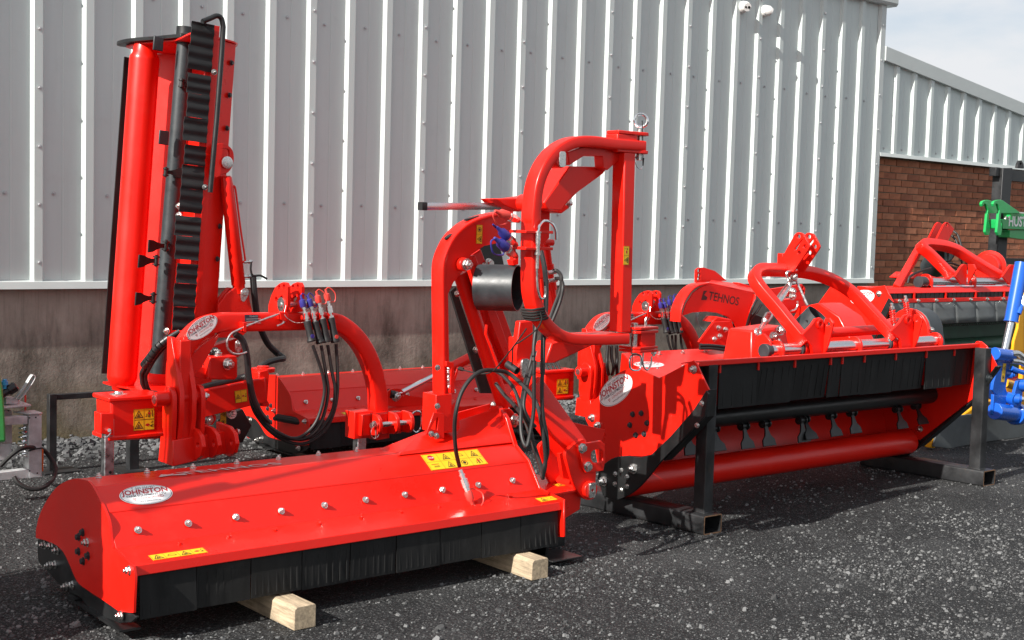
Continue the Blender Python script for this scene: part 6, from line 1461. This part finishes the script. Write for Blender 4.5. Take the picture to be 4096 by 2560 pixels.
MB().hexa([(9.823, 6.45, 1.167), (9.926, 6.45, 1.218), (10.22, 6.45, 1.177), (10.283, 6.45, 1.093)] + [(p[0], 6.7, p[2]) for p in [(9.823, 6.45, 1.167), (9.926, 6.45, 1.218), (10.22, 6.45, 1.177), (10.283, 6.45, 1.093)]]).build('gearbox', 'red', m6, bev=.01)
for pts in ([(10.676, 6.6, 1.599), (10.677, 6.55, 1.552), (10.674, 6.5, 1.43), (10.659, 6.45, 1.336), (10.63, 6.4, 1.189)], [(10.651, 6.6, 1.556), (10.652, 6.55, 1.503), (10.628, 6.5, 1.408), (10.601, 6.45, 1.303)], [(9.53, 6.3, 1.135), (9.559, 6.3, 1.194), (9.694, 6.3, 1.234), (9.867, 6.3, 1.265)], [(10.168, 6.4, 1.282), (10.314, 6.4, 1.309), (10.467, 6.4, 1.284)], [(10.188, 6.4, 1.262), (10.336, 6.4, 1.278), (10.432, 6.4, 1.252)]): hose(m6, pts, .010)

# ================================================================ blue and yellow machine at the right edge
m7 = thing('disc_mower', (9.0, 5.2, 0), 'yellow machine with bright blue ram and linkage over a dark rubber curtain', 'machinery')
KY = 4.95
tq = [(8.099, 0.03), (8.132, 0.153), (8.288, 0.234), (9.33, 0.223), (9.71, 0.225), (9.736, 0.0), (9.354, -0.001), (8.793, 0.005), (8.31, -0.001)]
b = MB(); b.plY(tq, 5.075, 5.09); b.build('curtain', 'tarp', m7, bev=.003)
MB().plY([(8.491, 0.227), (8.735, 0.302), (9.685, 0.306), (9.695, 0.221), (8.728, 0.215), (8.508, 0.209)], 5.10, 5.45).build('frame_beam', 'yellow', m7, bev=.01)
MB().plY([(8.104, 0.015), (8.113, 0.073), (8.156, 0.095), (8.163, 0.01)], 5.10, 5.16).build('corner_bracket', 'yellow', m7, bev=.006)
yp = [(9.262, 0.662), (9.34, 0.848), (9.393, 1.115), (9.659, 1.161), (9.765, 0.22), (9.423, 0.226), (9.152, 0.385), (9.191, 0.438), (9.404, 0.403), (9.413, 0.593)]
MB().plY(yp, 5.15, 5.19).build('main_arm', 'yellow', m7, bev=.01)
MB().plY([(9.196, 0.662), (9.202, 0.747), (9.25, 0.855), (9.267, 1.026), (9.286, 1.103), (9.304, 1.103), (9.351, 0.663)], 5.12, 5.145).build('arm_edge', 'yellow', m7, bev=.006)
MB().cyl((8.97, 5.05, 0.445), (9.224, 5.05, 0.392), .035, n=18).build('cross_tube', 'yellow', m7)
r_a, r_b = V((8.94, 4.95, 1.356)), V((8.837, 4.95, 0.93))
MB().cyl(r_a, r_b, .050, n=28).build('ram_tube', 'blue', m7, sm=50)
MB().cyl(r_b, r_b + (r_b - r_a).normalized() * .012, .053, n=28).build('ram_gland', 'blue', m7)
MB().cyl(r_b, V((8.769, 4.95, 0.718)), .028, n=22).build('ram_rod', 'chrome', m7)
MB().lathe(V((8.859, 4.9, 1.007)), (.5, 0, .8), [(-.03, .02), (.02, .02), (.02, .013), (.08, .013)], 12).build('port', 'blue', m7)
MB().lathe(V((8.885, 4.9, 1.029)), (.3, 0, .9), [(0, .016), (.03, .018), (.06, .014), (.09, .014)], 8).build('fitting', 'zinc', m7, sm=25)
MB().cyl((8.595, 4.93, 0.693), (8.83, 4.93, 0.666), .047, n=22).build('pivot_sleeve', 'blue', m7, bev=.004)
MB().cyl((8.83, 4.93, 0.666), (8.85, 4.93, 0.664), .035, n=18).build('pivot_nut', 'zinc', m7)
bl = [(8.646, 0.719), (8.73, 0.719), (8.852, 0.704), (8.876, 0.673), (8.831, 0.562), (8.797, 0.428), (8.847, 0.35), (8.91, 0.353), (8.921, 0.322), (8.793, 0.326), (8.676, 0.375), (8.616, 0.424), (8.624, 0.483), (8.675, 0.599)]
MB().plY(bl, 4.94, 4.965).build('link_plate', 'blue', m7, bev=.004)
MB().plY([(a + .02, c) for a, c in bl], 5.06, 5.085).build('link_plate', 'blue', m7, bev=.004)
MB().plY([(8.625, 0.392), (8.694, 0.373), (8.811, 0.324), (8.787, 0.277), (8.689, 0.283), (8.681, 0.224), (8.629, 0.243)], 4.935, 4.96).build('lower_link', 'blue', m7, bev=.004)
MB().cyl((8.639, 4.93, 0.268), (8.924, 4.93, 0.229), .062, n=26).build('lower_sleeve', 'blue', m7, bev=.004)
MB().pipe((8.916, 4.93, 0.229), (8.974, 4.93, 0.222), .082, .05, 26).build('sleeve_ring', 'blue', m7, bev=.004)
ul = [(8.825, 0.312), (8.827, 0.372), (8.849, 0.431), (8.872, 0.482), (8.943, 0.494), (9.018, 0.467), (9.023, 0.421), (8.954, 0.395), (8.94, 0.304), (8.948, 0.228), (8.842, 0.236)]
MB().plY(ul, 4.89, 4.915).build('swing_plate', 'blue', m7, bev=.004)
for q, r_ in (((767, 614), 1.0), ((732, 490), .9), ((800, 545), 1.2)):
    pass
for p, r_ in (((8.86, 4.885, 0.351), .034), ((8.835, 4.935, 0.533), .030), ((8.944, 4.885, 0.45), .040)):
    MB().lathe(p, (.5, -.85, 0), [(-.05, r_ * 1.15), (.02, r_ * 1.15), (.02, r_ * .8), (.035, r_ * .75)], 18).build('pin', 'blue', m7, bev=.002)
    MB().lathe(V(p) + V((.5, -.85, 0)) * .036, (.5, -.85, 0), [(0, r_ * .6), (.012, r_ * .55)], 6).build('pin_head', 'zinc', m7)
MB().cyl((8.857, 4.98, 0.353), (8.843, 4.88, 0.346), .045, n=20).build('cross_pin', 'blue', m7)
warning_sticker(m7, (8.749, 4.938, 0.545), (.1, 0, 1), (-1, 0, .1), (.07, .045), 2, 1, 'dt')
for pts in ([(8.78, 4.9, 0.689), (8.829, 4.88, 0.689), (8.882, 4.86, 0.659), (9.03, 4.86, 0.622)], [(8.785, 4.9, 0.636), (8.85, 4.88, 0.628), (8.916, 4.86, 0.605), (9.035, 4.86, 0.577)]):
    hose(m7, pts, .022, 'zinc', 'hydraulic_pipe')
hose(m7, [(8.791, 4.9, 0.581), (8.842, 4.88, 0.561), (8.923, 4.86, 0.544), (9.068, 4.86, 0.545)], .018, 'blue', 'hydraulic_pipe')

# ================================================================ black lifting frame and green bracket against the brick wall
fr = thing('lifting_frame', (12.9, 7.3, 0), 'black steel lifting frame standing in front of the brick wall', 'frame')
fx = [(12.699, 2.301), (12.886, 2.311), (12.821, 1.245), (12.645, 1.257)]
MB().plY([(fx[2][0], 0.0), (fx[1][0], fx[1][1]), (fx[0][0], fx[0][1]), (fx[3][0], 0.0)], 7.3, 7.42).build('upright', 'stand_steel', fr, bev=.005)
MB().box((fx[1][0], 7.32, fx[1][1] - .14), (15.2, 7.42, fx[1][1] - .02)).build('top_bar', 'stand_steel', fr, bev=.004)
MB().box((12.609, 7.33, fx[1][1] - .10), (fx[0][0], 7.41, fx[1][1] - .005)).build('bar_stub', 'stand_steel', fr, bev=.004)
MB().plY(curve([(13.062, 2.321), (13.077, 2.366), (13.109, 2.403), (13.145, 2.405), (13.185, 2.372), (13.207, 2.322)], 3) , 7.345, 7.375, [curve([(13.108, 2.367), (13.123, 2.383), (13.149, 2.37), (13.131, 2.354)], 2, True)]).build('lifting_eye', 'stand_steel', fr, bev=.002)
MB().box((12.579, 7.34, 1.276), (15.2, 7.42, 1.338)).build('lower_bar', 'stand_steel', fr, bev=.004)
gb = thing('hitch_bracket', (12.7, 7.2, 1.5), 'bright green hitch bracket with a hook, lettered in white, on the black frame', 'bracket')
ho = [(12.175, 1.874), (12.159, 1.901), (12.179, 1.929), (12.229, 1.943), (12.295, 1.948), (12.353, 1.94), (12.686, 1.834), (12.688, 1.818), (12.321, 1.811), (12.316, 1.745), (12.361, 1.638), (12.344, 1.583), (12.295, 1.579), (12.262, 1.612), (12.266, 1.648), (12.278, 1.792), (12.291, 1.84), (12.249, 1.898), (12.21, 1.906), (12.197, 1.884)]
MB().plY(ho, 7.08, 7.11).build('hook_plate', 'green', gb, bev=.004)
MB().plY([(a + .05, c) for a, c in ho], 7.24, 7.27).build('hook_plate', 'green', gb, bev=.004)
bb = [(12.42, 1.747), (13.026, 1.768), (13.039, 1.652), (12.43, 1.651)]
MB().plY(bb, 7.12, 7.30).build('cross_member', 'green', gb, bev=.01)
MB().plY([(12.426, 1.638), (12.633, 1.631), (12.629, 1.563), (13.07, 1.54), (13.057, 1.652)], 7.15, 7.28).build('lower_member', 'green', gb, bev=.006)
MB().plY([(12.713, 1.822), (13.129, 1.834), (13.136, 1.766), (12.72, 1.754)], 7.2, 7.28).build('upper_member', 'green', gb, bev=.006)
lettering('HUSTLER', .145, (12.838, 7.118, 1.685), (1, 0, 0), (0, 0, 1), 'sticker_white', gb, bold=.004)
MB().box((12.687, 7.1, 1.822), (12.899, 7.25, 1.834)).build('pin_cap', 'white_plastic', gb)
for dx in (0, .06): bolt(gb, (12.551 + dx, 7.16, 1.755), (0, -.3, 1), 1.6)

# ================================================================ left edge: sprayer frame and tank, low black frame
sp = thing('sprayer', (2.1, 6.8, 0), 'galvanised sprayer frame with green tank and coil spring at the left edge', 'sprayer')
SY = 6.7
def plq(name, c_, y0, y1, m='galv', bev=.004, holes=()): return MB().plY(c_, y0, y1, holes).build(name, m, sp, bev=bev)
plq('frame_post', [(2.247, 0.464), (2.313, 0.456), (2.314, 0.119), (2.247, 0.123)], SY, SY + .01)
plq('frame_post_side', [(2.246, 0.464), (2.251, 0.463), (2.252, 0.122), (2.246, 0.123)], SY + .01, SY + .09)
plq('frame_rail', [(2.056, 0.452), (2.242, 0.453), (2.242, 0.41), (2.056, 0.416)], SY + .002, SY + .06)
plq('frame_rail', [(2.056, 0.167), (2.248, 0.171), (2.248, 0.125), (2.056, 0.128)], SY + .002, SY + .06)
MB().plZ([(2.197, SY + .1), (2.247, SY - .01), (2.313, SY - .01), (2.31, SY + .1)], 0.46, 0.46 + .008).build('frame_cap', 'galv', sp, bev=.002)
plq('shelf', [(2.072, 0.5), (2.275, 0.506), (2.276, 0.495), (2.072, 0.489)], 6.75, 6.95)
for p in [(2.249, 6.699, 0.443), (2.281, 6.699, 0.443), (2.25, 6.699, 0.162), (2.29, 6.699, 0.147), (2.141, 6.699, 0.488)]: MB().cyl(p, V(p) - V((0, .0015, 0)), .0042, n=10).build('hole', 'black_paint', sp)
MB().helix((2.235, 6.74, 0.391), (2.23, 6.74, 0.229), .024, .0055, 7).build('coil_spring', 'chrome', sp)
lp = [(2.208, 6.8, 0.536), (2.241, 6.8, 0.574), (2.269, 6.8, 0.618), (2.286, 6.8, 0.646), (2.297, 6.8, 0.656), (2.307, 6.8, 0.648), (2.303, 6.8, 0.631), (2.28, 6.8, 0.595), (2.252, 6.8, 0.556), (2.224, 6.8, 0.526)]
MB().sweep(curve(lp, 4), rrect(.004, .036, .001, 1), (0, 1, 0)).build('lever_loop', 'galv', sp, sm=40)
plq('lever_base', [(2.159, 0.542), (2.209, 0.539), (2.234, 0.52), (2.225, 0.504), (2.159, 0.508)], 6.8, 6.86)
MB().lathe((2.155, 6.8, 0.568), (.8, 0, .45), [(-.03, .02), (.02, .02), (.02, .028), (.06, .028), (.065, .024)], 14).build('valve', 'black_paint', sp)
MB().cyl((2.208, 6.8, 0.59), (2.216, 6.8, 0.598), .016, n=12).build('valve_tip', 'cap_red', sp)
MB().lathe((2.155, 6.8, 0.61), (0, 0, 1), [(-.02, .012), (0, .012), (.0, .018), (.018, .018), (.018, .012), (.03, .012)], 8).build('valve_cap', 'sky_blue', sp, sm=25)
tk = [(1.981, 0.78), (2.055, 0.761), (2.087, 0.693), (2.108, 0.559), (2.12, 0.33), (1.981, 0.331)]
MB().plY([tk[0]] + curve(tk[1:5], 5) + [tk[5]], 6.66, 7.0).build('tank', 'green_tank', sp, bev=.03)
plq('tank_foot', [(2.072, 0.307), (2.175, 0.306), (2.175, 0.227), (2.072, 0.219)], 6.75, 6.80)
plq('tank_post', [(2.165, 0.471), (2.204, 0.468), (2.207, 0.284), (2.165, 0.288)], 6.84, 6.88)
plq('reflector', [(2.318, 0.269), (2.326, 0.268), (2.326, 0.15), (2.318, 0.151)], 6.71, 6.75, 'orange', .002)
hose(sp, [(2.084, 6.65, 0.212), (2.123, 6.64, 0.254), (2.169, 6.63, 0.291), (2.228, 6.66, 0.295), (2.347, 6.78, 0.252), (2.393, 6.78, 0.196), (2.403, 6.75, 0.153), (2.371, 6.7, 0.107), (2.306, 6.66, 0.075), (2.239, 6.66, 0.076), (2.185, 6.68, 0.107), (2.17, 6.7, 0.139)], .012)
MB().tube([(2.239, 6.69, 0.27), (2.277, 6.69, 0.278), (2.316, 6.69, 0.28)], .004, 8).build('strap', 'rubber', sp)
MB().cyl((2.294, 6.9, 0.536), (2.294, 6.9, 0.455), .005, n=8).build('sight_tube', 'cap_red', sp)

lf = thing('low_frame', (2.9, 7.4, 0), 'low black angle-iron frame standing against the stained wall', 'frame')
z1 = 0.461
lx0, lx1 = 2.599, 2.643
MB().box((lx0, 7.4, 0), (lx1, 7.45, z1)).build('leg', 'stand_steel', lf, bev=.003)
MB().box((lx1, 7.405, z1 - .035), (3.35, 7.445, z1 - .002)).build('top_bar', 'stand_steel', lf, bev=.003)
MB().box((3.003, 7.2, 0), (3.062, 7.26, z1)).build('leg', 'stand_steel', lf, bev=.003)
MB().box((2.935, 7.12, .001), (3.112, 7.34, .012)).build('foot_plate', 'stand_steel', lf, bev=.002)
MB().box((lx0 - .05, 7.33, .001), (lx1 + .12, 7.5, .012)).build('foot_plate', 'stand_steel', lf, bev=.002)

# unseen copy of the folded mower, added to cast shade on the front one
def copy_tree(o, parent=None):
    c = o.copy(); col.objects.link(c)
    if parent is not None:
        c.parent = parent; c.matrix_parent_inverse = o.matrix_parent_inverse.copy()
    for ch in list(o.children): copy_tree(ch, c)
    return c
m0 = copy_tree(m2)
m0.location = V(m2.location) + V((-2.95, -1.95, 0))
m0['label'] = 'red folded flail mower added unseen beyond the left edge to shade the front mower'
